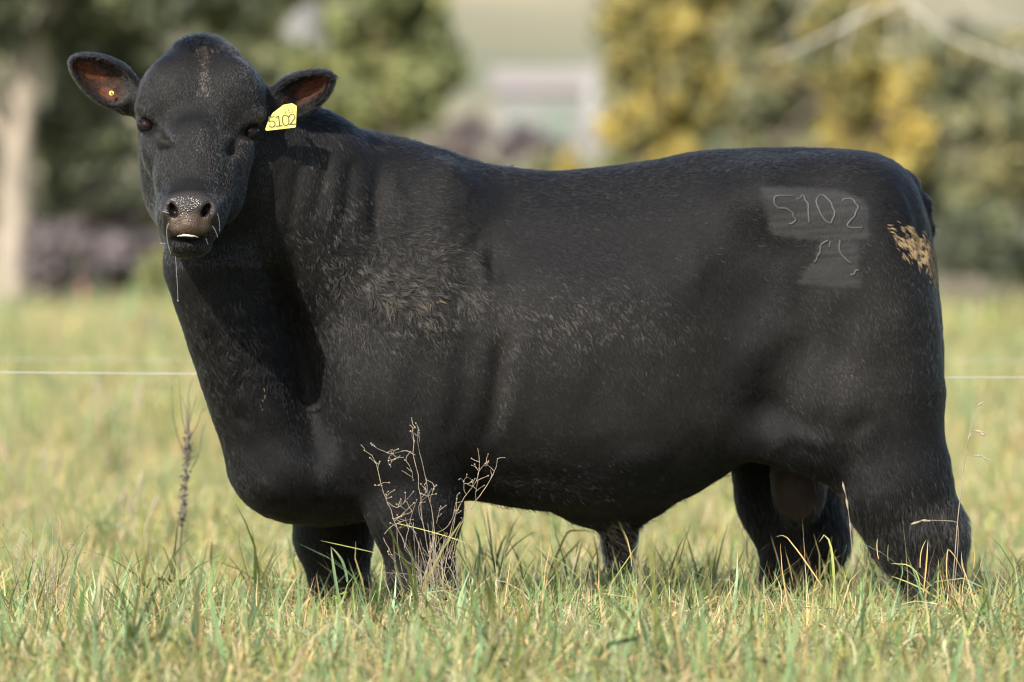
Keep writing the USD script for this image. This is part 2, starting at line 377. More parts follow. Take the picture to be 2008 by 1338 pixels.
obj('wall', bx((0, 0, 2.0), (6.2, 5.0, 4.0)), m_wall, shed)
roof = trimesh.creation.extrude_polygon(Polygon([(-3.0, 4.0), (3.0, 4.0), (3.0, 4.12), (0, 5.5), (-3.0, 4.12)]) if 'Polygon' in globals() else None, 6.8) if False else None
rv = np.array([(-3.4, -2.9, 4.0), (3.4, -2.9, 4.0), (3.4, 2.9, 4.0), (-3.4, 2.9, 4.0), (-3.4, 0, 5.4), (3.4, 0, 5.4)])
obj('roof', (rv, np.array([(0, 1, 5), (0, 5, 4), (2, 3, 4), (2, 4, 5), (1, 2, 5), (3, 0, 4), (0, 3, 2), (0, 2, 1)])), m_roof, shed)
dr = obj('door', bx((.7, -2.54, 1.5), (1.8, .08, 3.0)), m_dkgreen, shed)
obj('handle', bx((1.4, -2.61, 1.4), (.06, .06, .25)), m_white, dr)
for wx in (-1.9, -0.9):
    wi = obj('window', bx((wx, -2.53, 2.3), (.7, .06, .9)), m_white, shed)
    obj('pane', bx((wx, -2.57, 2.3), (.56, .03, .76)), m_dkgreen, wi)
tk = thing('water_tank', 'white water tank on a stand at the right end of the shed', 'tank', (P(1168, 0, SY)[0], SY - 4, sz - .2))
cyl = trimesh.creation.cylinder(.75, 3.0, sections=24); cyl.apply_translation((0, 0, 3.6)); obj('tank_body', cyl, m_white, tk, smooth=40)
cyl = trimesh.creation.cone(.8, .5, sections=24); cyl.apply_translation((0, 0, 5.1)); obj('tank_lid', cyl, m_white, tk, smooth=40)
for sx_, sy_ in ((-.5, -.5), (.5, -.5), (.5, .5), (-.5, .5)):
    obj('leg', bx((sx_, sy_, 1.05), (.14, .14, 2.1)), m_white, tk)
t2 = thing('water_tank', 'squat white tank on the ground beside the tall tank', 'tank', (P(1196, 0, SY)[0], SY - 6, float(terrain_z(P(1196, 0, SY)[0], SY - 6))))
cyl = trimesh.creation.cylinder(.85, 2.9, sections=24); cyl.apply_translation((0, 0, 1.4)); obj('tank_body', cyl, m_white, t2, smooth=40)
cyl = trimesh.creation.cone(.9, .4, sections=24); cyl.apply_translation((0, 0, 2.85)); obj('tank_lid', cyl, m_white, t2, smooth=40)

# small red post among the shrubs
m_red = usdkit.material(stage, LOOKS + 'red_paint', {'p': ('principled_bsdf', {'base_color': (.20, .075, .055), 'roughness': .7})}, surface='p.BSDF')
rp = P(162, 620, 70); rz = float(terrain_z(rp[0], 70))
mk = thing('marker_post', 'small faded red post in front of the shrubs beside the trunk', 'post', (rp[0], 70, rz))
obj('post', tube([(0, 0, -.1), (.02, 0, .25), (.0, 0, .42)], .04, 8), m_red, mk, smooth=True)
obj('post_cap', ball((0, 0, .42), .05, 2), m_red, mk, smooth=True)

# ------------------------------------------------------------------ fences
m_wire = usdkit.material(stage, LOOKS + 'fence_wire', {'p': ('principled_bsdf', {'base_color': (.36, .38, .40), 'roughness': .45, 'metallic': .25})}, surface='p.BSDF')
m_post = bark_material('fence_post', (.16, .14, .12), (.30, .27, .23), 20.0)


def fence(label, y, wires, r, half, posts):
    t = thing('wire_fence', label, 'fence', (0, y, 0))
    hi = 0
    for za, zb in wires:
        p = [(x, 0, za + (zb - za) * (x + half) / (2 * half) - .02 * (1 - (x / half) ** 2)) for x in np.linspace(-half, half, 25)]
        obj('wire', tube(p, r, 6), m_wire, t, smooth=True); hi = max(hi, za, zb)
    for x in posts:
        obj('post', tube([(x, .03, -.2), (x, .03, hi + .12)], .035, 10), m_post, t, smooth=True)


def zy(py, y):
    return P(0, py, y)[2]


fence('single-strand electric fence just behind the bull', 1.1, [(zy(709, 1.1), zy(738, 1.1))], .0011, 4.2, (-4.2, 4.2))
fence('thin faint wire fence further back in the paddock', 6, [(zy(690, 6), zy(701, 6))], .0006, 6, (-6, 6))
fence('distant wire fence in front of the far shrubs', 64, [(zy(466, 64), zy(466, 64)), (zy(515, 64), zy(515, 64)), (zy(572, 64), zy(572, 64))], .0016, 16, (-16, 16))
# ------------------------------------------------------------------ the bull: one continuous skin from a smooth distance field
def axis_grid(parts):
    out = [parts[0][0]]
    for a, b, h in parts:
        n = max(1, int(round((b - a) / h)))
        out += list(np.linspace(a, b, n + 1)[1:])
    return np.array(out, np.float32)


GX = axis_grid([(-1.27, -0.46, 0.0048), (-0.46, 1.29, 0.0105)])
GY = axis_grid([(-0.93, -0.32, 0.0055), (-0.32, 0.50, 0.0115)])
GZ = axis_grid([(-0.02, 1.02, 0.0105), (1.02, 1.74, 0.0048)])
D = np.full((len(GX), len(GY), len(GZ)), 1.0, np.float32)


def window(lo, hi):
    s = []
    for g, a, b in zip((GX, GY, GZ), lo, hi):
        i, j = np.searchsorted(g, a), np.searchsorted(g, b)
        s.append(slice(max(0, i - 1), min(len(g), j + 1)))
    return tuple(s)


def coords(s):
    return GX[s[0]][:, None, None], GY[s[1]][None, :, None], GZ[s[2]][None, None, :]


def put(lo, hi, f, k, cut=False):
    m = k + 0.03
    s = window(np.asarray(lo) - m, np.asarray(hi) + m)
    if any(q.stop <= q.start for q in s):
        return
    d, e = D[s], f(*coords(s)).astype(np.float32)
    if cut:
        h = np.clip(0.5 - 0.5 * (d + e) / k, 0, 1)
        D[s] = d * (1 - h) - e * h + k * h * (1 - h)
    else:
        h = np.clip(0.5 + 0.5 * (e - d) / k, 0, 1)
        D[s] = e * (1 - h) + d * h - k * h * (1 - h)


def cone(a, b, k=0.05, ys=1.0):
    """Rounded cone between a = (px, py, y, r_px) and b; ys flattens it across the body."""
    A, B, ra, rb = P(*a[:3]), P(*b[:3]), px_r(a[3], a[2]), px_r(b[3], b[2])
    lo = np.minimum(A - ra * np.array([1, ys, 1]), B - rb * np.array([1, ys, 1]))
    hi = np.maximum(A + ra * np.array([1, ys, 1]), B + rb * np.array([1, ys, 1]))

    def f(x, y, z):
        ab = B - A
        s = np.array([1, 1 / ys, 1])
        q = ab * s
        dx, dy, dz = x - A[0], (y - A[1]) / ys, z - A[2]
        t = np.clip((dx * q[0] + dy * q[1] + dz * q[2]) / np.dot(q, q), 0, 1)
        return (np.sqrt((dx - t * q[0]) ** 2 + (dy - t * q[1]) ** 2 + (dz - t * q[2]) ** 2) - (ra + (rb - ra) * t)) * (1 if ys >= 1 else (ys + 1) / 2)
    put(lo, hi, f, k)


def ell(c, r, k=0.05, turn=0.0, tip=0.0, cut=False, yaw=0.0):
    """Ellipsoid at c = (px, py, y); r = (px, m across, px); turn degrees clockwise in the picture plane, tip about x, yaw about z."""
    C = P(*c)
    R = np.array([px_r(r[0], c[2]), r[1], px_r(r[2], c[2])])
    M = trimesh.transformations.euler_matrix(math.radians(tip), math.radians(turn), math.radians(yaw), 'sxyz')[:3, :3]
    ext = np.sqrt(((M * R) ** 2).sum(1))

    def f(x, y, z):
        d = (x - C[0], y - C[1], z - C[2])
        q = [sum(M[i, j] * d[i] for i in range(3)) for j in range(3)]
        k0 = np.sqrt(sum((q[j] / R[j]) ** 2 for j in range(3)))
        k1 = np.sqrt(sum((q[j] / R[j] ** 2) ** 2 for j in range(3)))
        return k0 * (k0 - 1) / np.maximum(k1, 1e-6)
    put(C - ext, C + ext, f, k, cut)


# barrel: sections across the length: px x, px top, px bottom, half width, centre y
SEC = np.array([
    (600, 560, 960, .16, -.10), (650, 400, 1000, .24, -.09), (700, 305, 1006, .28, -.08), (760, 288, 1000, .31, -.06), (860, 302, 985, .335, -.04),
    (920, 319, 980, .345, -.03), (1000, 328, 991, .36, -.02), (1090, 335, 1004, .37, -.01), (1180, 327, 1012, .375, 0), (1280, 314, 985, .37, 0),
    (1350, 300, 955, .36, 0), (1420, 293, 915, .35, .01), (1500, 289, 870, .34, .01), (1580, 289, 850, .335, .02), (1650, 292, 840, .33, .02),
    (1710, 299, 840, .31, .02), (1750, 315, 845, .29, .03), (1785, 345, 850, .26, .03), (1815, 410, 850, .22, .03), (1836, 520, 820, .16, .03), (1848, 640, 740, .08, .03)], float)


def barrel(x, y, z):
    from scipy.interpolate import PchipInterpolator
    sx = (SEC[:, 0] - 1004) / PPM
    xc = np.clip(x, sx[0], sx[-1])
    ip = lambda c: PchipInterpolator(sx, c)(xc)
    top, bot = CAM_H - (ip(SEC[:, 1]) - HORIZON) / PPM, CAM_H - (ip(SEC[:, 2]) - HORIZON) / PPM
    w, yc = ip(SEC[:, 3]), ip(SEC[:, 4])
    h = (top - bot) / 2
    v = (z - (top + bot) / 2) / h
    wide = w * (1 - 0.10 * np.clip(v, -1, 1.2) - 0.06 * np.clip(v, -1.2, 1.2) ** 2)
    u = np.abs(y - yc) / wide
    n = 2.25
    r = (u ** n + np.abs(v) ** n) ** (1 / n)
    d = (r - 1) * np.minimum(w, h)
    out = np.abs(x - xc)
    return np.where(d > 0, np.sqrt(d * d + out * out), np.where(out > 1e-6, out, d))


put(np.array([P(590, 0)[0], -.45, P(0, 1020)[2]]), np.array([P(1852, 0)[0], .45, P(0, 280)[2]]), barrel, 0.05)

NECK = []
# neck, dewlap and brisket
cone((470, 330, -.34, 165), (720, 565, -.09, 285), 0.10, ys=0.70)
cone((415, 520, -.34, 95), (570, 880, -.17, 128), 0.09, ys=1.0)
ell((590, 915, -.13), (122, .23, 102), 0.07)
ell((665, 960, -.05), (95, .24, 55), 0.06)
ell((625, 290, -.28), (75, .09, 58), 0.08, turn=32)
# shoulder and upper arm, near and far
ell((838, 590, -.225), (128, .15, 265), 0.08, turn=8)
ell((745, 790, -.27), (108, .135, 165), 0.06, turn=-14)
ell((850, 800, -.255), (92, .115, 150), 0.05, turn=10)
ell((830, 600, .16), (150, .15, 255), 0.08, turn=10)
ell((700, 830, .16), (120, .14, 170), 0.07)
# ribs, flank and loin
ell((1110, 690, -.19), (250, .215, 250), 0.10)
ell((1230, 830, -.15), (230, .21, 150), 0.10)
ell((1110, 690, .19), (250, .2, 250), 0.10)
# hip bone, rump, thigh, stifle
ell((1500, 400, -.20), (100, .12, 75), 0.10)
ell((1660, 470, -.16), (155, .17, 155), 0.10)
ell((1715, 660, -.20), (128, .165, 250), 0.07, turn=-4)
ell((1630, 790, -.235), (100, .11, 120), 0.07, turn=-20)
ell((1700, 600, .20), (140, .16, 270), 0.08)
ell((1560, 830, .22), (120, .12, 130), 0.07)
# near front leg
NF = -.255
cone((808, 880, NF, 98), (815, 1010, NF, 86), 0.06, ys=.85)
cone((815, 1010, NF, 86), (824, 1110, NF, 63), 0.04, ys=.9)
cone((824, 1110, NF, 63), (828, 1150, NF - .01, 60), 0.03)
cone((828, 1150, NF - .01, 58), (830, 1250, NF, 42), 0.03)
cone((830, 1250, NF, 46), (822, 1285, NF - .01, 52), 0.03)
# far front leg
FF = .20
cone((660, 930, FF - .05, 92), (655, 1050, FF, 73), 0.06)
cone((655, 1050, FF, 73), (666, 1150, FF, 56), 0.04)
cone((666, 1150, FF, 56), (668, 1240, FF, 42), 0.03)
cone((668, 1240, FF, 46), (660, 1272, FF - .01, 52), 0.03)
# near hind leg: gaskin, hock, cannon, foot
NH = -.24
cone((1722, 800, NH + .03, 128), (1757, 950, NH, 102), 0.07, ys=.8)
cone((1757, 950, NH, 102), (1800, 1050, NH, 88), 0.05, ys=.75)
cone((1800, 1050, NH, 86), (1828, 1120, NH, 60), 0.04, ys=.8)
ell((1862, 1050, NH), (28, .05, 48), 0.05)
cone((1828, 1120, NH, 58), (1838, 1235, NH, 46), 0.03)
cone((1838, 1235, NH, 48), (1826, 1290, NH - .01, 56), 0.03)
# far hind leg
FH = .22
cone((1535, 860, FH, 110), (1548, 970, FH, 95), 0.07, ys=.8)
cone((1548, 970, FH, 95), (1574, 1060, FH, 82), 0.05, ys=.75)
cone((1574, 1060, FH, 80), (1556, 1140, FH, 58), 0.04)
ell((1622, 1050, FH), (32, .045, 50), 0.05)
cone((1556, 1140, FH, 57), (1556, 1240, FH, 46), 0.03)
cone((1556, 1240, FH, 48), (1546, 1275, FH - .01, 54), 0.03)
# sheath and navel fold, flank fold
ell((1210, 975, 0), (105, .10, 58), 0.06, turn=-8)
cone((1216, 1010, 0, 46), (1211, 1100, 0, 25), 0.03)
cone((1470, 850, -.20, 50), (1620, 880, -.22, 60), 0.06)
# scrotum
ell((1562, 900, .02), (48, .075, 90), 0.03)
ell((1566, 950, .02), (53, .085, 78), 0.03)
# tail, lying over the far side of the rump
tail = [(1735, 336, .03, 20), (1782, 364, .05, 18), (1809, 402, .06, 16), (1817, 450, .07, 14), (1818, 510, .08, 12), (1814, 640, .09, 12), (1812, 900, .09, 14), (1815, 1080, .09, 28), (1815, 1150, .09, 18)]
for a, b in zip(tail[:-1], tail[1:]):
    cone(a, b, 0.02)
# hollow between neck and shoulder, flank hollows
ell((592, 735, -.44), (40, .195, 200), 0.085, turn=-12, cut=True)
ell((1455, 560, -.45), (75, .09, 150), 0.10, turn=14, cut=True)
ell((1440, 760, -.46), (70, .085, 90), 0.10, turn=-25, cut=True)
ell((1160, 440, -.43), (230, .09, 70), 0.10, turn=4, cut=True)

# ---- head, facing the camera, tilted a little to the right
ell((397, 196, -.44), (126, .17, 106), 0.04)                       # cranium
ell((398, 104, -.45), (58, .085, 25), 0.05, turn=3)                # poll
cone((393, 235, -.44, 116), (377, 400, -.66, 66), 0.05, ys=1.12)   # face
ell((386, 320, -.40), (112, .16, 150), 0.05, turn=-6)              # jaws
cone((362, 380, -.40, 70), (366, 455, -.62, 52), 0.05)             # lower jaw
ell((340, 178, -.552), (52, .055, 62), 0.06, turn=8)               # forehead bosses
ell((455, 184, -.552), (52, .055, 62), 0.06, turn=0)
ell((372, 425, -.72), (64, .115, 58), 0.04, turn=-3)               # muzzle
ell((373, 404, -.765), (54, .082, 30), 0.02)                       # nose pad
ell((371, 442, -.755), (42, .085, 24), 0.025)                      # upper lip
ell((368, 484, -.70), (46, .085, 23), 0.025)                       # lower lip and chin
ell((385, 335, -.655), (58, .045, 95), 0.07, turn=-5)               # bridge of the nose
ell((297, 216, -.545), (32, .05, 20), 0.03, turn=14)              # brows
ell((487, 228, -.545), (34, .05, 20), 0.03, turn=-8)
ell((300, 292, -.55), (24, .05, 46), 0.03, turn=-6)                # cheek bones
ell((470, 306, -.55), (26, .05, 50), 0.03, turn=8)
ell((453, 388, -.57), (26, .05, 50), 0.04, turn=16)
# hollows of the face
ell((284, 245, -.60), (22, .05, 13), 0.014, turn=24, cut=True)    # eye sockets
ell((496, 257, -.60), (22, .05, 13), 0.014, turn=-20, cut=True)
ell((322, 274, -.655), (22, .04, 9), 0.025, turn=38, cut=True)      # tear troughs
ell((462, 284, -.655), (24, .04, 9), 0.025, turn=-36, cut=True)
ell((369, 468, -.82), (42, .05, 4.5), 0.012, turn=-2, cut=True)     # mouth
ell((338, 411, -.845), (8, .06, 18), 0.010, turn=-24, cut=True)    # nostrils
ell((405, 411, -.845), (8, .06, 18), 0.010, turn=34, cut=True)
ell((326, 418, -.80), (9, .03, 16), 0.014, turn=-14)
ell((418, 418, -.80), (9, .03, 16), 0.014, turn=14)
ell((345, 442, -.855), (7, .03, 14), 0.012, turn=20, cut=True)
ell((398, 442, -.855), (7, .03, 14), 0.012, turn=-20, cut=True)
# ears: deep leaf-shaped cups, open to the front
def ear(c, y, L, W, turn, side, root):
    C = P(c[0], c[1], y)
    M = trimesh.transformations.euler_matrix(0, math.radians(turn), math.radians(6 * side), 'sxyz')[:3, :3]

    def body(off, R):
        R = np.asarray(R)

        def f(x, yy, zz):
            d = (x - C[0] - off[0], yy - C[1] - off[1], zz - C[2] - off[2])
            q = [sum(M[i, j] * d[i] for i in range(3)) for j in range(3)]
            tap = 1.0 + 0.22 * side * q[0] / R[0]                     # fuller towards the root half
            k0 = np.sqrt((q[0] / R[0]) ** 2 + (q[1] / R[1]) ** 2 + (q[2] / (R[2] * np.clip(tap, .5, 1.5))) ** 2)
            return (k0 - 1) * R.min()
        return f
    l, w = px_r(L, y), px_r(W, y)
    outer = body((0, 0, 0), (l, .066, w))
    inner = body((0, -.046, -.003), (l * .90, .072, w * .80))

    def shell(x, yy, zz):
        e1, e2 = outer(x, yy, zz), inner(x, yy, zz)
        h = np.clip(0.5 - 0.5 * (e1 + e2) / .008, 0, 1)
        return e1 * (1 - h) - e2 * h + .008 * h * (1 - h)
    put(C - [l, .12, l], C + [l, .12, l], shell, 0.012)
    cone((*root[0], y + .02, 30), (*root[1], y + .05, 34), 0.025)


ear((203, 155), -.43, 77, 46, 31, 1, ((256, 196), (292, 200)))
ear((592, 184), -.43, 72, 42, -29, -1, ((540, 206), (505, 208)))


def surface_nets(D):
    lo = hi = None
    c = [D[i:D.shape[0] - 1 + i, j:D.shape[1] - 1 + j, k:D.shape[2] - 1 + k] for i in (0, 1) for j in (0, 1) for k in (0, 1)]
    neg = [q < 0 for q in c]
    anyn, alln = neg[0].copy(), neg[0].copy()
    for q in neg[1:]:
        anyn |= q; alln &= q
    act = anyn & ~alln
    idx = np.argwhere(act)
    V = np.stack([q[act] for q in c], 1)
    off = np.array([(i, j, k) for i in (0, 1) for j in (0, 1) for k in (0, 1)], float)
    acc, cnt = np.zeros((len(idx), 3)), np.zeros(len(idx))
    for a in range(8):
        for b in range(a + 1, 8):
            if np.abs(off[a] - off[b]).sum() == 1:
                m = (V[:, a] < 0) != (V[:, b] < 0)
                t = V[m, a] / (V[m, a] - V[m, b])
                acc[m] += off[a] + t[:, None] * (off[b] - off[a]); cnt[m] += 1
    g = idx + acc / cnt[:, None]
    verts = np.stack([np.interp(g[:, i], np.arange(len(G)), G) for i, G in enumerate((GX, GY, GZ))], 1)
    num = np.full(act.shape, -1, np.int64)
    num[act] = np.arange(len(idx))
    quads = []
    s = D < 0
    for ax in range(3):
        a0 = np.take(s, range(s.shape[ax] - 1), ax); a1 = np.take(s, range(1, s.shape[ax]), ax)
        e = np.argwhere(a0 != a1)
        flip = a0[tuple(e.T)]
        o1, o2 = [(1, 2), (2, 0), (0, 1)][ax]
        ok = (e[:, o1] > 0) & (e[:, o2] > 0) & (e[:, o1] < act.shape[o1]) & (e[:, o2] < act.shape[o2])
        e, flip = e[ok], flip[ok]
        d1, d2 = np.eye(3, dtype=int)[o1], np.eye(3, dtype=int)[o2]
        q = np.stack([num[tuple((e - d).T)] for d in (d1 + d2, d2, 0 * d1, d1)], 1)
        q[~flip] = q[~flip][:, ::-1]
        quads.append(q)
    q = np.vstack(quads)
    q = q[(q >= 0).all(1)]
    return verts, np.vstack([q[:, [0, 1, 2]], q[:, [0, 2, 3]]])


bv, bf = surface_nets(D)
skin = trimesh.Trimesh(bv, bf, process=False)
skin = max(skin.split(only_watertight=False), key=lambda q: len(q.faces))
from scipy.sparse import coo_matrix
E_ = skin.edges_unique
ii, jj = np.r_[E_[:, 0], E_[:, 1]], np.r_[E_[:, 1], E_[:, 0]]
A_ = coo_matrix((np.ones(len(ii)), (ii, jj)), shape=(len(skin.vertices),) * 2).tocsr()
deg = np.maximum(np.asarray(A_.sum(1)), 1)
v0 = np.array(skin.vertices); v1 = v0.copy()
for _ in range(7):
    for lam in (.5, -.52):
        v1 = v1 + lam * (A_ @ v1 / deg - v1)
mv = v1 - v0; ml = np.linalg.norm(mv, axis=1, keepdims=True)
skin.vertices = v0 + mv * np.minimum(1, .006 / np.maximum(ml, 1e-9))


def to_px(v):
    s = CAM_DIST / (CAM_DIST + v[:, 1]) * PPM
    return 1004 + v[:, 0] * s, HORIZON + (CAM_H - v[:, 2]) * s


def line_dist(x, y, line):
    best = np.full(x.shape, 1e9)
    for (ax, ay), (bx, by) in zip(line[:-1], line[1:]):
        t = np.clip(((x - ax) * (bx - ax) + (y - ay) * (by - ay)) / ((bx - ax) ** 2 + (by - ay) ** 2), 0, 1)
        best = np.minimum(best, np.hypot(x - ax - t * (bx - ax), y - ay - t * (by - ay)))
    return best


FOLDS = [   # line over the near side of the hide, width px, depth m (negative: furrow)
    ([(748, 300), (738, 400), (735, 490)], 16, -.012), ([(770, 300), (775, 400), (790, 500)], 26, .008),
    ([(600, 280), (580, 380), (560, 490)], 13, -.007), ([(645, 290), (630, 370), (610, 450)], 12, -.006), ([(690, 300), (684, 380), (672, 470)], 12, -.007),
    ([(560, 300), (535, 380), (520, 470)], 14, -.005), ([(665, 300), (655, 400), (640, 470)], 14, .005),
    ([(948, 480), (965, 520), (988, 568)], 15, -.020), ([(930, 480), (945, 530), (965, 585)], 18, .008),
    ([(988, 640), (975, 740), (958, 880)], 17, -.012), ([(1030, 620), (1010, 760), (1000, 880)], 26, .006),
    ([(915, 640), (905, 760), (890, 880)], 20, -.006),
    ([(450, 860), (500, 940), (560, 985), (640, 1000)], 14, .006), ([(520, 975), (600, 992), (710, 985)], 11, -.008),
    ([(450, 800), (480, 830), (500, 840)], 10, -.006), ([(445, 720), (470, 760), (500, 770)], 12, -.005),
    ([(1490, 340), (1580, 352), (1680, 385)], 24, -.010), ([(1480, 520), (1450, 640), (1400, 760)], 40, -.010),
    ([(1580, 560), (1560, 660), (1570, 760)], 40, .012), ([(1660, 560), (1645, 700), (1660, 800)], 26, -.006),
    ([(1760, 330), (1800, 420), (1812, 520)], 10, -.006),
    ([(1490, 880), (1560, 850), (1640, 880)], 16, .008), ([(1640, 880), (1690, 830), (1730, 800)], 18, -.007),
    ([(1180, 910), (1260, 900), (1340, 880)], 20, .007), ([(960, 920), (1080, 945), (1180, 950)], 22, -.006),
    ([(398, 92), (396, 150), (392, 235)], 24, -.0055), ([(330, 150), (322, 200), (318, 235)], 26, .003), ([(455, 160), (460, 200), (458, 240)], 26, .003),
    ([(318, 262), (320, 310), (322, 350), (312, 392)], 9, -.0045), ([(455, 268), (448, 310), (442, 350), (436, 390)], 9, -.0045),
    ([(288, 270), (296, 310), (300, 360)], 10, .003), ([(480, 292), (474, 330), (462, 370)], 10, .003), ([(500, 300), (492, 350), (470, 400)], 10, -.004),
    ([(262, 232), (285, 224), (312, 240), (326, 262)], 7, .003), ([(520, 244), (495, 236), (468, 250), (454, 270)], 7, .003),
    ([(330, 378), (372, 371), (416, 378)], 6, -.003), ([(340, 366), (374, 360), (410, 366)], 10, .003), ([(346, 448), (352, 464), (340, 474)], 5, -.003), ([(396, 448), (394, 464), (404, 474)], 5, -.003),
    ([(430, 505), (470, 560), (520, 600)], 14, -.008), ([(400, 560), (440, 640), (480, 690)], 16, .006), ([(450, 560), (500, 650), (530, 740)], 13, -.007), ([(500, 480), (540, 560), (560, 640)], 12, -.006), ([(700, 840), (760, 880), (820, 870)], 22, -.008),
    ([(700, 560), (680, 700), (715, 860)], 34, .008),
]
skin.fix_normals()
N0 = np.array(skin.vertex_normals)
X, Y = to_px(np.array(skin.vertices))
dz = np.zeros(len(X))
for line, wd, amp in FOLDS:
    ends = np.minimum(np.hypot(X - line[0][0], Y - line[0][1]), np.hypot(X - line[-1][0], Y - line[-1][1]))
    dz += amp * (1.0 if max(q[1] for q in line) < 505 and min(q[0] for q in line) > 510 else 1.4) * np.exp(-(line_dist(X, Y, line) / wd) ** 2) * (1 - np.exp(-(ends / (2.2 * wd)) ** 2))
side = np.clip(-N0[:, 1] * 2.0, 0, 1)
vv = np.array(skin.vertices)
lump = (meshkit.fbm(vv * 9.0, 3, 5) - .5) * .007 + (meshkit.fbm(vv * np.array([22., 22., 9.]), 2, 8) - .5) * .003
calm = np.clip((X - 560) / 80, 0, 1) + np.clip((Y - 520) / 60, 0, 1)
skin.vertices = vv + N0 * (dz * side + lump * np.clip(calm, 0, 1))[:, None]
# ------------------------------------------------------------------ the bull's hide colours, hair and small parts
X, Y = to_px(np.array(skin.vertices))
V = np.array(skin.vertices)
N = np.array(skin.vertex_normals)


def inside(px, py, c, r, turn=0.0, soft=0.25):
    a = math.radians(turn)
    u, v = px - c[0], py - c[1]
    u, v = u * math.cos(a) + v * math.sin(a), -u * math.sin(a) + v * math.cos(a)
    k = np.hypot(u / r[0], v / r[1])
    return np.clip((1 - k) / soft + 0.5, 0, 1)


def in_poly(px, py, poly):
    n = np.zeros(px.shape, bool)
    for (ax, ay), (bx, by) in zip(poly, poly[1:] + poly[:1]):
        n ^= ((ay > py) != (by > py)) & (px < (bx - ax) * (py - ay) / (by - ay + 1e-9) + ax)
    return n


SHAVED = [[(1488, 366), (1560, 366), (1640, 372), (1698, 392), (1706, 455), (1700, 470), (1655, 478), (1514, 462)],
          [(1606, 474), (1680, 476), (1690, 566), (1560, 556), (1588, 520)]]


def regions(px, py, y, ny):
    front = (y < -.3)
    near = ny < 0.2
    nose = np.maximum(inside(px, py, (373, 412), (54, 36)), inside(px, py, (371, 440), (42, 26))) * (y < -.72)
    ears = np.maximum(inside(px, py, (196, 158), (60, 27), 33), inside(px, py, (598, 180), (52, 22), -29)) * (y < -.32) * (ny < -.15) * ((px < 262) | (px > 540))
    bag = inside(px, py, (1564, 935), (55, 95), 0, .3) * ((y < .06) & (y > -.15))
    shaved = np.zeros(px.shape)
    for k in range(4):
        ja, jb = px + 14 * (meshkit.noise(np.stack([px / 9, py / 9, 0 * px + k], -1), 2) - .5), py + 14 * (meshkit.noise(np.stack([px / 9, py / 9, 0 * px + k], -1), 3) - .5)
        m4 = np.zeros(px.shape)
        for poly in SHAVED:
            m4 = np.maximum(m4, in_poly(ja, jb, poly) & near)
        shaved = shaved + m4 / 4
    eye = np.maximum(inside(px, py, (287, 247), (24, 14), 24), inside(px, py, (493, 259), (24, 14), -20)) * (y < -.45)
    return nose, ears, bag, shaved, eye


def paler(px, py):  # mask of the paler grey-brown areas of coat and hide
    m = np.clip((py - 520 - 60 * (meshkit.noise(np.stack([px / 90, py / 90, 0 * px], -1), 31) - .5)) / 130, 0, 1) * np.clip((930 - py) / 120, 0, 1) * np.clip((px - 930) / 60, 0, 1) * np.clip((1480 - px) / 90, 0, 1)
    m = np.maximum(m, .9 * inside(px, py, (815, 600), (150, 240), 5, .7))
    m = np.maximum(m, .8 * inside(px, py, (1680, 680), (150, 190), 0, .7))
    m = np.maximum(m, .6 * inside(px, py, (1800, 1080), (130, 120), 0, .6))
    m = np.maximum(m, .55 * inside(px, py, (395, 240), (150, 170), 0, .5))
    m = np.maximum(m, .5 * inside(px, py, (640, 380), (110, 180), -10, .7))
    return np.clip(m * (.55 + .8 * meshkit.noise(np.stack([px / 40, py / 55, 0 * px], -1), 8)), 0, 1)


nose, ears_, bag, shaved, eye = regions(X, Y, V[:, 1], N[:, 1])
grain = meshkit.fbm(V * 60, 3, 3)[:, None]
tint = np.tile(np.array([.0045, .0043, .0044]), (len(V), 1))


def blend(c, w):
    global tint
    tint = tint * (1 - w[:, None]) + np.asarray(c) * w[:, None]


blend((.010, .0092, .008), paler(X, Y) * .8)
blend((.034, .025, .021), nose * (.55 + .45 * grain[:, 0]))
blend((.055, .036, .025), nose * inside(X, Y, (371, 440), (44, 24)) * .8)
hole = np.maximum(inside(X, Y, (338, 414), (11, 15), -24), inside(X, Y, (405, 414), (11, 15), 24)) * (V[:, 1] < -.7)
blend((.004, .003, .003), hole)
warm = inside(X, Y, (180, 140), (34, 14), 30) + inside(X, Y, (215, 190), (24, 14), 40) + inside(X, Y, (612, 172), (34, 13), -35)
blend((.030, .014, .009), ears_ * .8)
blend((.075, .025, .012), ears_ * np.clip(warm, 0, 1) * (.6 + .4 * grain[:, 0]))
blend((.022, .016, .0135), bag)
clip_lines = .6 + .55 * meshkit.noise(np.stack([X / 70, (Y + .08 * X) / 4.5, 0 * X], -1), 5) + .35 * np.clip((1600 - X) / 100, 0, 1) * np.clip((Y - 400) / 60, 0, 1)
tint = tint * (1 - shaved[:, None]) + np.array((.0185, .018, .0176)) * (shaved * clip_lines)[:, None]
lid = np.maximum(inside(X, Y, (318, 272), (20, 5), 40), inside(X, Y, (468, 279), (20, 5), -36)) * (V[:, 1] < -.45)
blend((.035, .025, .021), lid * .12)

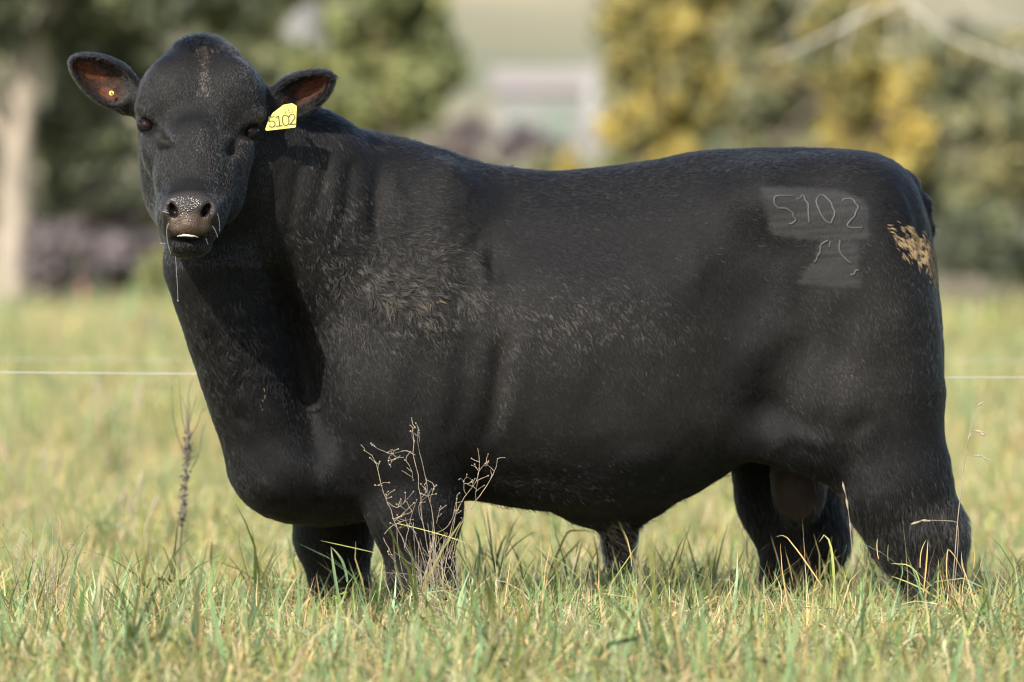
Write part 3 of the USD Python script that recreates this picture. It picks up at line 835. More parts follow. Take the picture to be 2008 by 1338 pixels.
m_hide = usdkit.material(stage, LOOKS + 'bull_hide', {
    'a': ('attribute', {'attribute': 'tint'}), 'w': ('attribute', {'attribute': 'wet'}), 'geo': ('geometry', {}),
    'turn': ('mapping', {'rotation': (0.0, 0.45, 0.0)}), 'map': ('mapping', {'scale': (420.0, 300.0, 55.0)}),
    'n': ('noise_texture', {'scale': 1.0, 'detail': 3.0, 'distortion': .4}), 'v': ('voronoi_texture', {'scale': 230.0}),
    'mh': ('mix_float', {}), 'b': ('bump', {'strength': 0.8, 'distance': 0.004}),
    'rr': ('map_range', {'to_min': .55, 'to_max': .25}), 'ss': ('map_range', {'to_min': .10, 'to_max': .6}),
    'p': ('principled_bsdf', {})},
    [('w.fac', 'rr.value'), ('w.fac', 'ss.value'), ('rr.result', 'p.roughness'), ('ss.result', 'p.specular_ior_level'), ('a.color', 'p.base_color'),
     ('geo.position', 'turn.vector'), ('turn.vector', 'map.vector'), ('map.vector', 'n.vector'), ('geo.position', 'v.vector'), ('w.fac', 'mh.fac'), ('n.fac', 'mh.a'), ('v.distance', 'mh.b'),
     ('mh.result', 'b.height'), ('b.normal', 'p.normal')], surface='p.BSDF')


def hair_mat(name, color, rough=0.35, ior=1.5):
    return usdkit.material(stage, LOOKS + name, {
        'p': ('principled_hair_bsdf', {'model': 'Chiang', 'parametrization': 'Direct coloring', 'color': color, 'roughness': rough, 'coat': 0.0, 'radial_roughness': 0.45, 'ior': ior})},
        [], surface='p.BSDF')


m_coat = hair_mat('black_hair', (.0035, .0034, .0036), .34, 1.27)
m_face = hair_mat('face_hair', (.007, .0067, .0068), .36, 1.41)
m_paler = hair_mat('paler_hair', (.013, .012, .0108), .38, 1.37)
m_brown = hair_mat('brown_tipped_hair', (.055, .042, .030), .36, 1.4)
m_mud = usdkit.material(stage, LOOKS + 'tan_mud', {'p': ('principled_bsdf', {'base_color': (.25, .175, .09), 'roughness': .8})}, surface='p.BSDF')

bull = thing('bull', 'stocky black bull standing side-on in the grass with its head turned to the viewer', 'bull', (0, 0, 0))
hide = obj('hide', skin, m_hide, bull, smooth=True, color=tint)
UsdGeom.PrimvarsAPI(hide).CreatePrimvar('wet', Sdf.ValueTypeNames.FloatArray, 'vertex').Set(Vt.FloatArray.FromNumpy(np.clip(nose * (.5 + .6 * inside(X, Y, (372, 400), (46, 22))), 0, 1).astype(np.float32)))

# ---- hair
hr = np.random.default_rng(7)
FC = np.array(skin.faces); TV = V[FC]
fn = np.cross(TV[:, 1] - TV[:, 0], TV[:, 2] - TV[:, 0]); fa = np.linalg.norm(fn, axis=1) / 2; fn = unit(fn)
cen = TV.mean(1)
cxp, cyp = to_px(cen)
w = fa * np.where(fn[:, 1] < .25, 1.0, np.where(np.abs(fn[:, 1]) < .5, .6, .12))
f_nose, f_ear, f_bag, f_shaved, f_eye = regions(cxp, cyp, cen[:, 1], fn[:, 1])
w = w * (1 - np.clip(f_nose * 2, 0, 1)) * (1 - .35 * f_ear) * (1 - .85 * f_bag) * (1 - f_eye) * (1 - .8 * f_shaved)
headish = (cyp < 520) & (cxp < 530) & (cen[:, 1] < -.38)
w = w * np.where(headish, 1.7, 1.0) * np.where(cen[:, 2] < .05, .3, 1.0)


def direction(px, py, p, n):
    """The way the coat lies: backwards and down on the body, down on the legs, down the face, out along the ears."""
    d = np.zeros(p.shape)
    back = np.clip((py - 400) / 230, 0, 1)
    d[:, 0] = .98 - .45 * back
    d[:, 2] = -.12 - .75 * back
    leg = np.clip((py - 900) / 100, 0, 1)[:, None]
    d = d * (1 - leg) + np.array([.12, -.05, -1.0]) * leg
    belly = (np.clip((py - 820) / 120, 0, 1) * np.clip((px - 930) / 40, 0, 1) * np.clip((1480 - px) / 60, 0, 1))[:, None]
    d = d * (1 - belly) + np.array([.8, 0, -.55]) * belly
    neck = (np.clip((780 - px) / 160, 0, 1))[:, None]
    d = d * (1 - neck) + np.array([.30, -.1, -.95]) * neck
    th = np.clip((px - 1560) / 120, 0, 1)[:, None] * (1 - leg) * np.clip((py - 430) / 100, 0, 1)[:, None]
    d = d * (1 - th) + np.array([.38, 0, -.92]) * th
    hd = ((py < 520) & (px < 535) & (p[:, 1] < -.38))[:, None]
    fx = (px - 388) / 110.0
    d = np.where(hd, np.stack([.55 * fx, np.full(len(px), -.2), np.full(len(px), -1.0)], 1), d)
    el, er = (px < 262) & (py < 245) & (p[:, 1] < -.25), (px > 535) & (px < 680) & (py < 245) & (p[:, 1] < -.25)
    d[el] = (-.75, -.1, .35); d[er] = (.8, -.1, .3)
    return unit(d)


def length_of(px, py, p):
    L = np.full(len(px), .017)
    L = np.where((py < 520) & (px < 535) & (p[:, 1] < -.38), .0085, L)
    curl = np.clip(1 - np.hypot((px - 760) / 230, (py - 560) / 180), 0, 1) + np.clip(1 - np.hypot((px - 480) / 110, (py - 650) / 180), 0, 1)
    L += .013 * np.clip(curl * 1.4, 0, 1)
    L += .016 * np.clip((py - 880) / 120, 0, 1) * (px > 1400)
    L += .012 * inside(px, py, (1215, 1060), (60, 70)) + .012 * inside(px, py, (1620, 880), (110, 45))
    L += .018 * np.clip(1 - np.abs(px - 395) / 60, 0, 1) * (py < 98)
    L += .002 * (((px < 262) | ((px > 535) & (px < 680))) & (py < 245))
    sh = np.zeros(len(px), bool)
    for poly in SHAVED:
        sh |= in_poly(px, py, poly)
    L = np.where(sh & (p[:, 1] < 0), .004, L)
    return L


NC = 16000
cl = hr.choice(len(FC), NC, p=w / w.sum())
cl_p = cen[cl]
cl_off = hr.normal(0, 1, (NC, 3))
tree = cKDTree(cl_p)


def grow(name, count, weight, mat, wide, scale=1.0, lift=.20, steps=4, split=1, tuft=1.0, seed=1):
    rg = np.random.default_rng(seed)
    t = rg.choice(len(FC), count, p=weight / weight.sum())
    a, b = rg.random(count), rg.random(count)
    fl = a + b > 1
    a[fl], b[fl] = 1 - a[fl], 1 - b[fl]
    p = TV[t, 0] + a[:, None] * (TV[t, 1] - TV[t, 0]) + b[:, None] * (TV[t, 2] - TV[t, 0])
    n = fn[t]
    px, py = to_px(p)
    d = direction(px, py, p, n)
    curl = np.clip(1 - np.hypot((px - 740) / 240, (py - 540) / 200), 0, 1) + np.clip(1 - np.hypot((px - 480) / 120, (py - 650) / 200), 0, 1)
    curl = np.clip(curl * 1.5, 0, 1)[:, None]
    wob = np.stack([meshkit.noise(p * 55 + 7 * k, 20 + k) - .5 for k in range(3)], 1)
    fine = np.stack([meshkit.noise(p * 16 + 3 * k, 40 + k) - .5 for k in range(3)], 1)
    q = tree.query(p)[1]
    d = d + wob * (.14 + 1.1 * curl) + fine * (.30 + .4 * curl) + cl_off[q] * (.05 + .25 * curl) + rg.normal(0, .06, p.shape)
    d = unit(d - n * (d * n).sum(1, keepdims=True))
    L = length_of(px, py, p) * scale * rg.uniform(.65, 1.25, count)
    pull = (cl_p[q] - p) * .22 * tuft
    pull -= n * (pull * n).sum(1, keepdims=True)
    lf = lift * (1 + 1.4 * curl[:, 0] + .9 * np.clip((py - 900) / 80, 0, 1) + .3 * ((px < 262) | ((px > 535) & (px < 680) & (py < 245)))) * rg.uniform(.6, 1.4, count)
    pts = []
    bend = unit(np.cross(n, d)) * (rg.normal(0, .12, count) + .7 * curl[:, 0] * (wob[:, 0] * 2))[:, None]
    for s in np.linspace(0, 1, steps):
        up = lf * (s - .62 * s * s)
        pts.append(p - n * .001 + L[:, None] * (d * s + n * up[:, None] + bend * (s * s)) + pull * s * s)
    pts = np.stack(pts, 1)
    wd = wide * np.array([1.0, .95, .75, .18] if steps == 4 else [1.0, .9, .2])
    per = int(math.ceil(count / split))
    for k in range(0, count, per):
        c = pts[k:k + per]
        tag(curves(name, c.reshape(-1, 3), np.full(len(c), steps), np.tile(wd, len(c)), mat, bull), kind='stuff')


f_paler = paler(cxp, cyp)
wb_, wd_ = w * ~headish * (1 - .8 * f_paler), w * ~headish * .8 * f_paler
nd = int(170000 * wd_.sum() / (wb_.sum() + wd_.sum()))
grow('coat_hair', 170000 - nd, wb_, m_coat, .0009, seed=11, steps=3)
grow('paler_hair', nd, wd_, m_paler, .00085, seed=18, steps=3)
grow('face_hair', 52000, w * headish, m_face, .00095, seed=16, tuft=.6, lift=.34, steps=3)
poll = fa * headish * (fn[:, 1] < .6) * np.exp(-((cxp - 400) / 32) ** 2) * (cyp < 98)
grow('poll_tuft', 900, poll, m_face, .0010, scale=1.0, lift=1.1, seed=26)
grow('paler_face_hair', 16000, w * headish * f_paler, m_paler, .0007, seed=19, tuft=.3, steps=3)
crest = fa * (fn[:, 2] > .45) * (cxp > 600) * (cxp < 1000) * (cyp < 345) + .5 * fa * (fn[:, 2] < -.3) * (cyp > 880) * (cxp > 930)
grow('crest_hair', 2600, crest, m_coat, .0009, scale=1.0, lift=.75, seed=23)
rimw = fa * (((cxp < 262) | ((cxp > 545) & (cxp < 680))) & (cyp < 245) & (cen[:, 1] < -.3)) * (np.abs(fn[:, 1]) < .75)
grow('ear_fringe', 1500, rimw, m_coat, .0008, scale=.75, lift=.7, seed=17)
# coat sheen glints put in as pale brown hairs, thickest on the shoulder and ribs
pale = fa * (fn[:, 1] < -.1) * (1.0 * np.exp(-((cxp - 800) / 120) ** 2 - ((cyp - 590) / 75) ** 2) + .8 * np.exp(-((cxp - 1110) / 120) ** 2 - ((cyp - 630) / 55) ** 2)
    + .5 * np.exp(-((cxp - 640) / 60) ** 2 - ((cyp - 450) / 90) ** 2) + .35 * np.exp(-((cxp - 480) / 40) ** 2 - ((cyp - 640) / 60) ** 2) + .2 * np.exp(-((cxp - 1300) / 60) ** 2 - ((cyp - 680) / 60) ** 2)
    + .25 * np.exp(-((cxp - 1840) / 45) ** 2 - ((cyp - 1080) / 70) ** 2) + .012 * (cyp > 380) * (cxp > 560) * (cyp < 800))
pale = pale * (meshkit.noise(cen * 40, 77) > .52)
grow('glint_hair', 1700, pale, m_brown, .0008, scale=.95, lift=.40, seed=12, tuft=1.4)
stripe = fa * (fn[:, 1] < .2) * (cen[:, 1] < -.38) * (np.exp(-((cxp - 400) / 9) ** 2) * (cyp < 185) * (cyp > 88) + .35 * np.exp(-((cxp - 392) / 10) ** 2 - ((cyp - 270) / 18) ** 2) + 0.07 * np.exp(-((cxp - 400) / 28) ** 2) * (cyp < 105))
m_fore = hair_mat('tan_forelock_hair', (.13, .085, .048), .4, 1.4)
grow('brown_forelock', 800, stripe, m_fore, .0010, lift=.34, seed=13)
muck = fa * (fn[:, 1] < .3) * np.maximum(inside(cxp, cyp, (1790, 480), (48, 22), 46, .9), .4 * inside(cxp, cyp, (1826, 528), (9, 32), -8)) * (.08 + (meshkit.noise(cen * 55, 9) > .48) * (meshkit.noise(cen * 150, 19) > .4))
grow('dried_mud', 1500, muck, m_mud, .0008, scale=1.0, lift=.45, seed=14, tuft=1.2)
specks = fa * (fn[:, 1] < -.2) * (inside(cxp, cyp, (1322, 742), (8, 16)) + .5 * inside(cxp, cyp, (1655, 735), (18, 14)) + .5 * inside(cxp, cyp, (855, 590), (16, 9)) + .3 * inside(cxp, cyp, (518, 780), (6, 26), 12) * 1.0)
grow('mud_specks', 60, specks, m_mud, .0011, scale=.6, seed=15)


grow('sheath_hair', 420, fa * (fn[:, 1] < .2) * inside(cxp, cyp, (1211, 1065), (40, 42)) * (np.abs(cen[:, 1]) < .12), m_brown, .0010, scale=.9, lift=.5, seed=24)


def on_hide(px, py, y0=-1.2, lift=.0):
    """The point of the hide that lies at this place of the near side."""
    near_ = np.argsort(np.hypot(X - px, Y - py) + 400 * np.clip(N[:, 1] + .1, 0, 1) + 120 * np.clip(V[:, 1] + .1, 0, 9))[:1][0]
    return V[near_] + N[near_] * lift, N[near_]


def stroke(line, r, lift):
    pts = []
    for (ax, ay), (bx, by) in zip(line[:-1], line[1:]):
        for t in np.linspace(0, 1, 7)[:-1]:
            pts.append((ax + t * (bx - ax), ay + t * (by - ay)))
    pts.append(line[-1])
    q = np.array([on_hide(*p_, lift=lift)[0] for p_ in pts])
    q = np.array([np.interp(0, [0], [0]) * 0 + x for x in q])
    k = np.array([.25, .5, .25])
    for _ in range(2):
        q[1:-1] = q[:-2] * .25 + q[1:-1] * .5 + q[2:] * .25
    return tube(q, np.linspace(r, r, len(q)), 5)


m_brand = usdkit.material(stage, LOOKS + 'brand_scar', {'p': ('principled_bsdf', {'base_color': (.024, .0235, .0225), 'roughness': .6})}, surface='p.BSDF')
BRANDS = {   # digits and mark of the brand, as strokes over the hip
    'brand_digit': [[(1556, 383), (1518, 383), (1522, 410), (1540, 408), (1556, 418), (1560, 434), (1550, 440)],
                    [(1566, 392), (1576, 383), (1584, 400), (1588, 436)],
                    [(1606, 382), (1601, 392), (1606, 415), (1622, 437), (1633, 438), (1637, 420), (1628, 396), (1616, 383), (1606, 382)],
                    [(1652, 396), (1658, 390), (1672, 392), (1682, 405), (1678, 422), (1662, 440), (1664, 446), (1690, 446)]],
    'brand_mark': [[(1625, 470), (1612, 478), (1607, 498), (1598, 517)], [(1630, 474), (1629, 486)], [(1648, 472), (1643, 480), (1650, 500), (1668, 518)], [(1682, 528), (1674, 538), (1666, 540)]]}
for nm, ls in BRANDS.items():
    for ln in ls:
        obj(nm, stroke(ln, .0030, .0004), m_brand, bull, smooth=True)

# eyes
m_lid = usdkit.material(stage, LOOKS + 'eyelid', {'p': ('principled_bsdf', {'base_color': (.005, .0045, .0045), 'roughness': .8, 'specular_ior_level': .08})}, surface='p.BSDF')
m_eye = usdkit.material(stage, LOOKS + 'eye', {'p': ('principled_bsdf', {'base_color': (.008, .004, .003), 'roughness': .04, 'specular_ior_level': .16})}, surface='p.BSDF')
for (ex, ey, y, tu, sd) in ((287, 246, -.552, 24, -1), (493, 258, -.552, -20, 1)):
    c, r = P(ex, ey, y), .0225
    obj('eye', ball(c, r, 3), m_eye, bull, smooth=True)
    az, tt = np.linspace(-1.5, 1.5, 25), np.linspace(0, 1, 7)
    for up in (1, -1):
        gap = (.33 if up > 0 else -.36) * np.cos(az * .98) ** .8 + (.10 * az * -sd)
        A_z, T_ = np.meshgrid(az, tt, indexing='ij')
        el = gap[:, None] + (up * 1.45 - gap[:, None]) * T_
        d = np.stack([np.sin(A_z) * np.cos(el), -np.cos(A_z) * np.cos(el), np.sin(el)], -1)
        an = math.radians(-tu)
        d = np.stack([d[..., 0] * math.cos(an) - d[..., 2] * math.sin(an), d[..., 1], d[..., 0] * math.sin(an) + d[..., 2] * math.cos(an)], -1)
        rad = r * (1.03 + .03 * np.exp(-(T_ / .12) ** 2))
        v = np.vstack([(c + d * rad[..., None]).reshape(-1, 3), (c + d * (r * 1.0))[:, 0]])
        i_, j_ = np.meshgrid(np.arange(24), np.arange(6), indexing='ij'); q_ = i_ * 7 + j_
        f1 = np.stack([q_, q_ + 7, q_ + 8, q_ + 1], -1).reshape(-1, 4)
        n_ = 25 * 7; k_ = np.arange(24) * 7
        rim = np.stack([k_, n_ + k_ // 7, n_ + k_ // 7 + 1, k_ + 7], 1)
        obj('eyelid', (v, np.vstack([f1, rim])), m_lid, bull, smooth=True)
# drool: strands at the mouth, white foam on the lip
m_drool = usdkit.material(stage, LOOKS + 'drool', {'p': ('principled_bsdf', {'base_color': (.26, .27, .28), 'roughness': .08, 'transmission_weight': .45, 'specular_ior_level': .8, 'ior': 1.34})}, surface='p.BSDF')
m_foam = usdkit.material(stage, LOOKS + 'foam', {'p': ('principled_bsdf', {'base_color': (.26, .255, .23), 'roughness': .3})}, surface='p.BSDF')
DY = -.835
for ln, r in (([(331, 438), (327, 452), (328, 470), (331, 484), (335, 498)], 0.0013), ([(417, 444), (423, 454), (427, 466)], 0.0010), ([(426, 418), (429, 428), (431, 442), (430, 454)], 0.0008),
              ([(318, 414), (326, 417), (331, 418)], 0.0011), ([(313, 477), (318, 477), (326, 478)], .0009), ([(404, 468), (407, 477), (408, 480)], 0.0008)):
    pts = spline([P(a, b, DY + .0006 * (b - 440) + .0012 * abs(a - 372) * .25) for a, b in ln], 14)
    obj('drool_strand', tube(pts, np.linspace(r, r * .6, 14), 6), m_drool, bull, smooth=True)
pts = spline([P(344, 503, -.80), P(347, 545, -.80), P(349, 590, -.80)], 14)
obj('drool_strand', merge([tube(pts, .0006, 5), ball(pts[-1], .0024, 1), ball(pts[6], .0013, 1)]), m_drool, bull, smooth=True)
lip = spline([P(347, 464, -.842), P(360, 462, -.853), P(374, 463, -.855), P(389, 466, -.845)], 14)
lip[:, 2] += (hr.random(14) - .5) * .003
obj('lip_foam', tube(lip, .0006 + .0030 * np.clip(1 - np.linspace(-1, 1, 14) ** 2, 0, 1) * hr.uniform(.6, 1.2, 14), 8), m_foam, bull, smooth=True)
# hooves
m_hoof = usdkit.material(stage, LOOKS + 'hoof', {'p': ('principled_bsdf', {'base_color': (.010, .009, .008), 'roughness': .7})}, surface='p.BSDF')
for hx, hy in ((822, NF - .01), (660, FF - .01), (1826, NH - .01), (1546, FH - .01)):
    c = P(hx, 1290, hy)
    for s in (-1, 1):
        h = trimesh.creation.icosphere(2); v = np.array(h.vertices)
        v[:, 2] = np.clip(v[:, 2], -.25, 1)
        obj('hoof', (v * [.068, .034, .075] + [c[0] - .012, c[1] + s * .036, .02], np.array(h.faces)), m_hoof, bull, smooth=True)

# ------------------------------------------------------------------ ear tags
m_tag = usdkit.material(stage, LOOKS + 'yellow_plastic', {'p': ('principled_bsdf', {'base_color': (.60, .52, .10), 'roughness': .35, 'subsurface_weight': .1})}, surface='p.BSDF')
m_ink = usdkit.material(stage, LOOKS + 'tag_ink', {'p': ('principled_bsdf', {'base_color': (.05, .035, .012), 'roughness': .5})}, surface='p.BSDF')
from shapely.geometry import Polygon
TY = -.552
sc = (CAM_DIST + TY) / CAM_DIST / PPM
et = thing('ear_tag', 'yellow plastic ear tag numbered 5102 hanging from the right-hand ear of the bull', 'ear tag', P(551, 232, TY))
corner = [(519, 257), (580, 250), (582, 208), (573, 203), (556, 206), (535, 222), (526, 238)]
pg = Polygon([((a - 551) * sc, -(b - 232) * sc) for a, b in corner]).buffer(-.004).buffer(.004)
plate = trimesh.creation.extrude_polygon(pg, .0022)
tilt = trimesh.transformations.rotation_matrix(math.pi / 2, [1, 0, 0])
plate.apply_transform(tilt)
obj('tag_plate', plate, m_tag, et)


def lettering(text, h, px, py, turn, parent, name, bold=False):
    t = meshkit.text_mesh(text, h, .0006, bold)
    t.apply_transform(trimesh.transformations.rotation_matrix(math.radians(turn), [0, 0, 1]))
    t.apply_transform(tilt)
    t.apply_translation([(px - 551) * sc, -.0026, -(py - 232) * sc])
    obj(name, t, m_ink, parent)


for i, ch in enumerate('5102'):
    lettering(ch, .030, 524.8 + 13.4 * i, 251.5 - 1.7 * i, 6, et, 'tag_digit')
for i, ch in enumerate('162'):
    lettering(ch, .0115, 556 + 7 * i, 223.5 - 1.0 * i, 6, et, 'small_digit')
pin = trimesh.creation.cylinder(.006, .03, sections=12); pin.apply_transform(tilt); pin.apply_translation([(560 - 551) * sc, .016, -(211 - 232) * sc])
obj('tag_pin', pin, m_tag, et)
e2 = thing('ear_tag', 'small yellow button tag inside the left-hand ear of the bull', 'ear tag', P(219, 183, -.462))
bt = trimesh.creation.cylinder(.0062, .006, sections=16); bt.apply_transform(tilt)
obj('tag_button', bt, m_tag, e2)
bt = trimesh.creation.cylinder(.003, .012, sections=10); bt.apply_transform(tilt); bt.apply_translation([0, -.002, 0])
obj('tag_pin', bt, m_ink, e2)
# ------------------------------------------------------------------ grass
m_grass = leaf_material('grass_blade', .38, .45, .3)
GREEN = np.array([(.145, .225, .055), (.19, .26, .06), (.245, .285, .07), (.13, .205, .075), (.30, .31, .08), (.165, .245, .08)])
STRAW = np.array([(.56, .43, .20), (.60, .49, .27), (.54, .35, .14), (.50, .38, .21), (.43, .27, .11), (.64, .55, .36)])


def blade(rg, base, h, lean, az, w, kink=0.0, curl=1.0, n=6):
    """One grass leaf: a tapering strip that leans, arches over and drifts sideways."""
    t = np.linspace(0, 1, n)
    th = lean * .45 + lean * curl * 1.25 * t ** 1.3
    if kink > 0:
        th = th + np.where(t > kink, rg.uniform(.7, 1.6), 0)
    azs = az + np.cumsum(rg.normal(0, .28, n))
    ds = h / (n - 1)
    q = np.zeros((n, 3)); q[0] = base
    for i in range(1, n):
        q[i] = q[i - 1] + ds * np.array([math.cos(azs[i]) * math.sin(th[i]), math.sin(azs[i]) * math.sin(th[i]), math.cos(th[i])])
        q[i, 2] = max(q[i, 2], .004 + .03 * rg.random())
    wd = w * np.array([.75, 1.0, .95, .8, .5, .06])
    tw = rg.normal(0, .6) + np.linspace(0, rg.normal(0, .8), n)
    sd = np.stack([-np.sin(azs), np.cos(azs), 0 * azs], 1); out = np.stack([np.cos(azs), np.sin(azs), 0 * azs], 1)
    s2 = sd * np.cos(tw)[:, None] + (out * .6 + [0, 0, .5]) * np.sin(tw)[:, None]
    v = np.stack([q - s2 * wd[:, None] / 2, q + s2 * wd[:, None] / 2], 1).reshape(-1, 3)
    f = [(2 * i, 2 * i + 1, 2 * i + 3, 2 * i + 2) for i in range(n - 1)]
    return v, np.array(f)


def tuft(rg, n, hmin, hmax, straw, wide, spread, lie=.25, palette=None):
    parts, cols = [], []
    for _ in range(n):
        dry = rg.random() < straw
        pal = STRAW if dry else (GREEN if palette is None else palette)
        h = rg.uniform(hmin, hmax) * (rg.uniform(.7, 1.2) if dry else 1)
        lean = rg.uniform(.25, 1.15) if rg.random() > lie else rg.uniform(.9, 1.6)
        b = np.array([rg.normal(0, spread), rg.normal(0, spread), rg.uniform(-.01, .03)])
        if lean > .9:
            b[2] += rg.uniform(0, .07)
        v, f = blade(rg, b, h, lean, rg.random() * 6.283, wide * rg.uniform(.6, 1.4) * (.7 if dry else 1), kink=rg.uniform(.3, .8) if dry and rg.random() < .45 else 0, curl=rg.uniform(.2, 1.6))
        c = pal[rg.integers(len(pal))] * rg.uniform(.55, 1.3)
        tipc = c if dry else (c * .5 + STRAW[rg.integers(len(STRAW))] * .5 if rg.random() < .5 else c * 1.1)
        k = np.repeat(np.linspace(0, 1, 6), 2)[:, None] ** 2
        parts.append((v, f)); cols.append(c * (1 - k) + tipc * k)
    v, f = merge(parts)
    return v, f, np.vstack(cols)


def scatter(name, label, protos, pos, rotz, scale, index):
    path = numbered('/World/' + name)
    pi = UsdGeom.PointInstancer.Define(stage, path)
    UsdGeom.Scope.Define(stage, path + '/kinds')
    rel = pi.CreatePrototypesRel()
    for k, (v, f, c) in enumerate(protos):
        m = usdkit.mesh(stage, f'{path}/kinds/tuft_{k:03d}', (v, f), m_grass)
        UsdGeom.PrimvarsAPI(m).CreatePrimvar('tint', Sdf.ValueTypeNames.Color3fArray, 'vertex').Set(Vt.Vec3fArray.FromNumpy(np.asarray(c, np.float32)))
        rel.AddTarget(m.GetPath())
    pi.CreatePositionsAttr(Vt.Vec3fArray.FromNumpy(np.asarray(pos, np.float32)))
    pi.CreateProtoIndicesAttr(Vt.IntArray.FromNumpy(np.asarray(index, np.int32)))
    q = np.zeros((len(pos), 4), np.float32); q[:, 2] = np.sin(rotz / 2); q[:, 3] = np.cos(rotz / 2)
    pi.CreateOrientationsAttr(Vt.QuathArray([Gf.Quath(float(a[3]), float(a[0]), float(a[1]), float(a[2])) for a in q]))
    pi.CreateScalesAttr(Vt.Vec3fArray.FromNumpy(np.asarray(scale, np.float32)))
    tag(pi, label, 'grass', kind='stuff')


rg = np.random.default_rng(99)
BLUISH = np.array([(.15, .24, .11), (.18, .27, .12), (.22, .29, .10)])
kinds = []
for k in range(5): kinds.append(tuft(rg, 26, .08, .19, .28, .0066, .06, lie=.55))            # 0-4 green turf
for k in range(5): kinds.append(tuft(rg, 28, .08, .20, .68, .0050, .065, lie=.62))      # 5-9 strawy turf
for k in range(3): kinds.append(tuft(rg, 10, .16, .30, .12, .0075, .035, lie=.35, palette=BLUISH))   # 10-12 long blue-green leaves
for k in range(3): kinds.append(tuft(rg, 12, .12, .28, .95, .0026, .045, lie=.35))      # 13-15 dry stalks
for k in range(2): kinds.append(tuft(rg, 12, .18, .32, .05, .008, .025, lie=.15, palette=GREEN * .45))  # 16-17 lush dark clumps


def field(name, label, y0, y1, density, size, seed, green=.32, kinds=kinds):
    r = np.random.default_rng(seed)
    pts = []
    ymid = np.linspace(y0, y1, 60)
    half = lambda y: .064 * (CAM_DIST + y) + 1.3
    n = int(density * (y1 - y0) * 2 * half((y0 + y1) / 2))
    y = r.uniform(y0, y1, n * 2); keep = r.random(n * 2) < half(y) / half(y1)
    y = y[keep][:n]; x = r.uniform(-1, 1, len(y)) * half(y)
    g1 = meshkit.fbm(np.stack([x / .9, y / 1.6, 0 * x], -1), 3, seed)
    g2 = meshkit.fbm(np.stack([x / .35, y / .5, 0 * x + 5], -1), 2, seed + 1)
    u = r.random(len(y))
    idx = np.where(u < green + 1.6 * (g1 - .5), r.integers(0, 5, len(y)), r.integers(5, 10, len(y)))
    idx = np.where((u > .84) & (g2 > .42), r.integers(10, 13, len(y)), idx)
    idx = np.where((u > .74) & (u < .84), r.integers(13, 16, len(y)), idx)
    idx = np.where((u > .95) & (g2 > .58), r.integers(16, 18, len(y)), idx)
    s = size * r.uniform(.75, 1.3, len(y)) * (.52 + 1.05 * g2)
    s = s * np.interp(y, [-1.0, .4, 2.5, 6], [1.0, .9, .58, .75]) if y0 < 15 else s
    idx = np.where((idx >= 10) & (y > .6) & (y < 12) & (r.random(len(y)) < .8), r.integers(0, 10, len(y)), idx)
    z = terrain_z(x, y)
    scatter(name, label, kinds, np.stack([x, y, z], 1), r.random(len(y)) * 6.283, np.stack([s, s, s * r.uniform(.85, 1.15, len(y))], 1), idx)


field('near_grass', 'sharp green and straw grass around the feet of the bull', -6.5, 4.0, 330, 1.0, 201)
field('middle_grass', 'soft green grass behind the bull up to the wire', 4.0, 15, 120, 1.1, 202, green=.34)
field('far_grass', 'pale blurred grass across the paddock', 15, 44, 34, 1.3, 203, green=.20)
field('distant_grass', 'pale straw grass in front of the far shrubs', 44, 64, 11, 2.0, 204, green=.08)
# ------------------------------------------------------------------ weeds and long blades that stand out singly
m_dry = bark_material('dry_stem', (.165, .135, .095), (.29, .24, .175), 60.0)
m_grey = bark_material('grey_stem', (.07, .062, .052), (.12, .105, .09), 60.0)


def traced(line, y, org, wob=.006, rg=None, n=None):
    q = np.array([P(a, b, y) for a, b in line]) - org
    n = n or max(6, 3 * len(line))
    c = spline(q, n)
    c[:, 1] += np.cumsum(rg.normal(0, wob, n)) * .5
    return c


def zoomed(pts, x0, y0, k):
    return [(x0 + a / k, y0 + b / k) for a, b in pts]


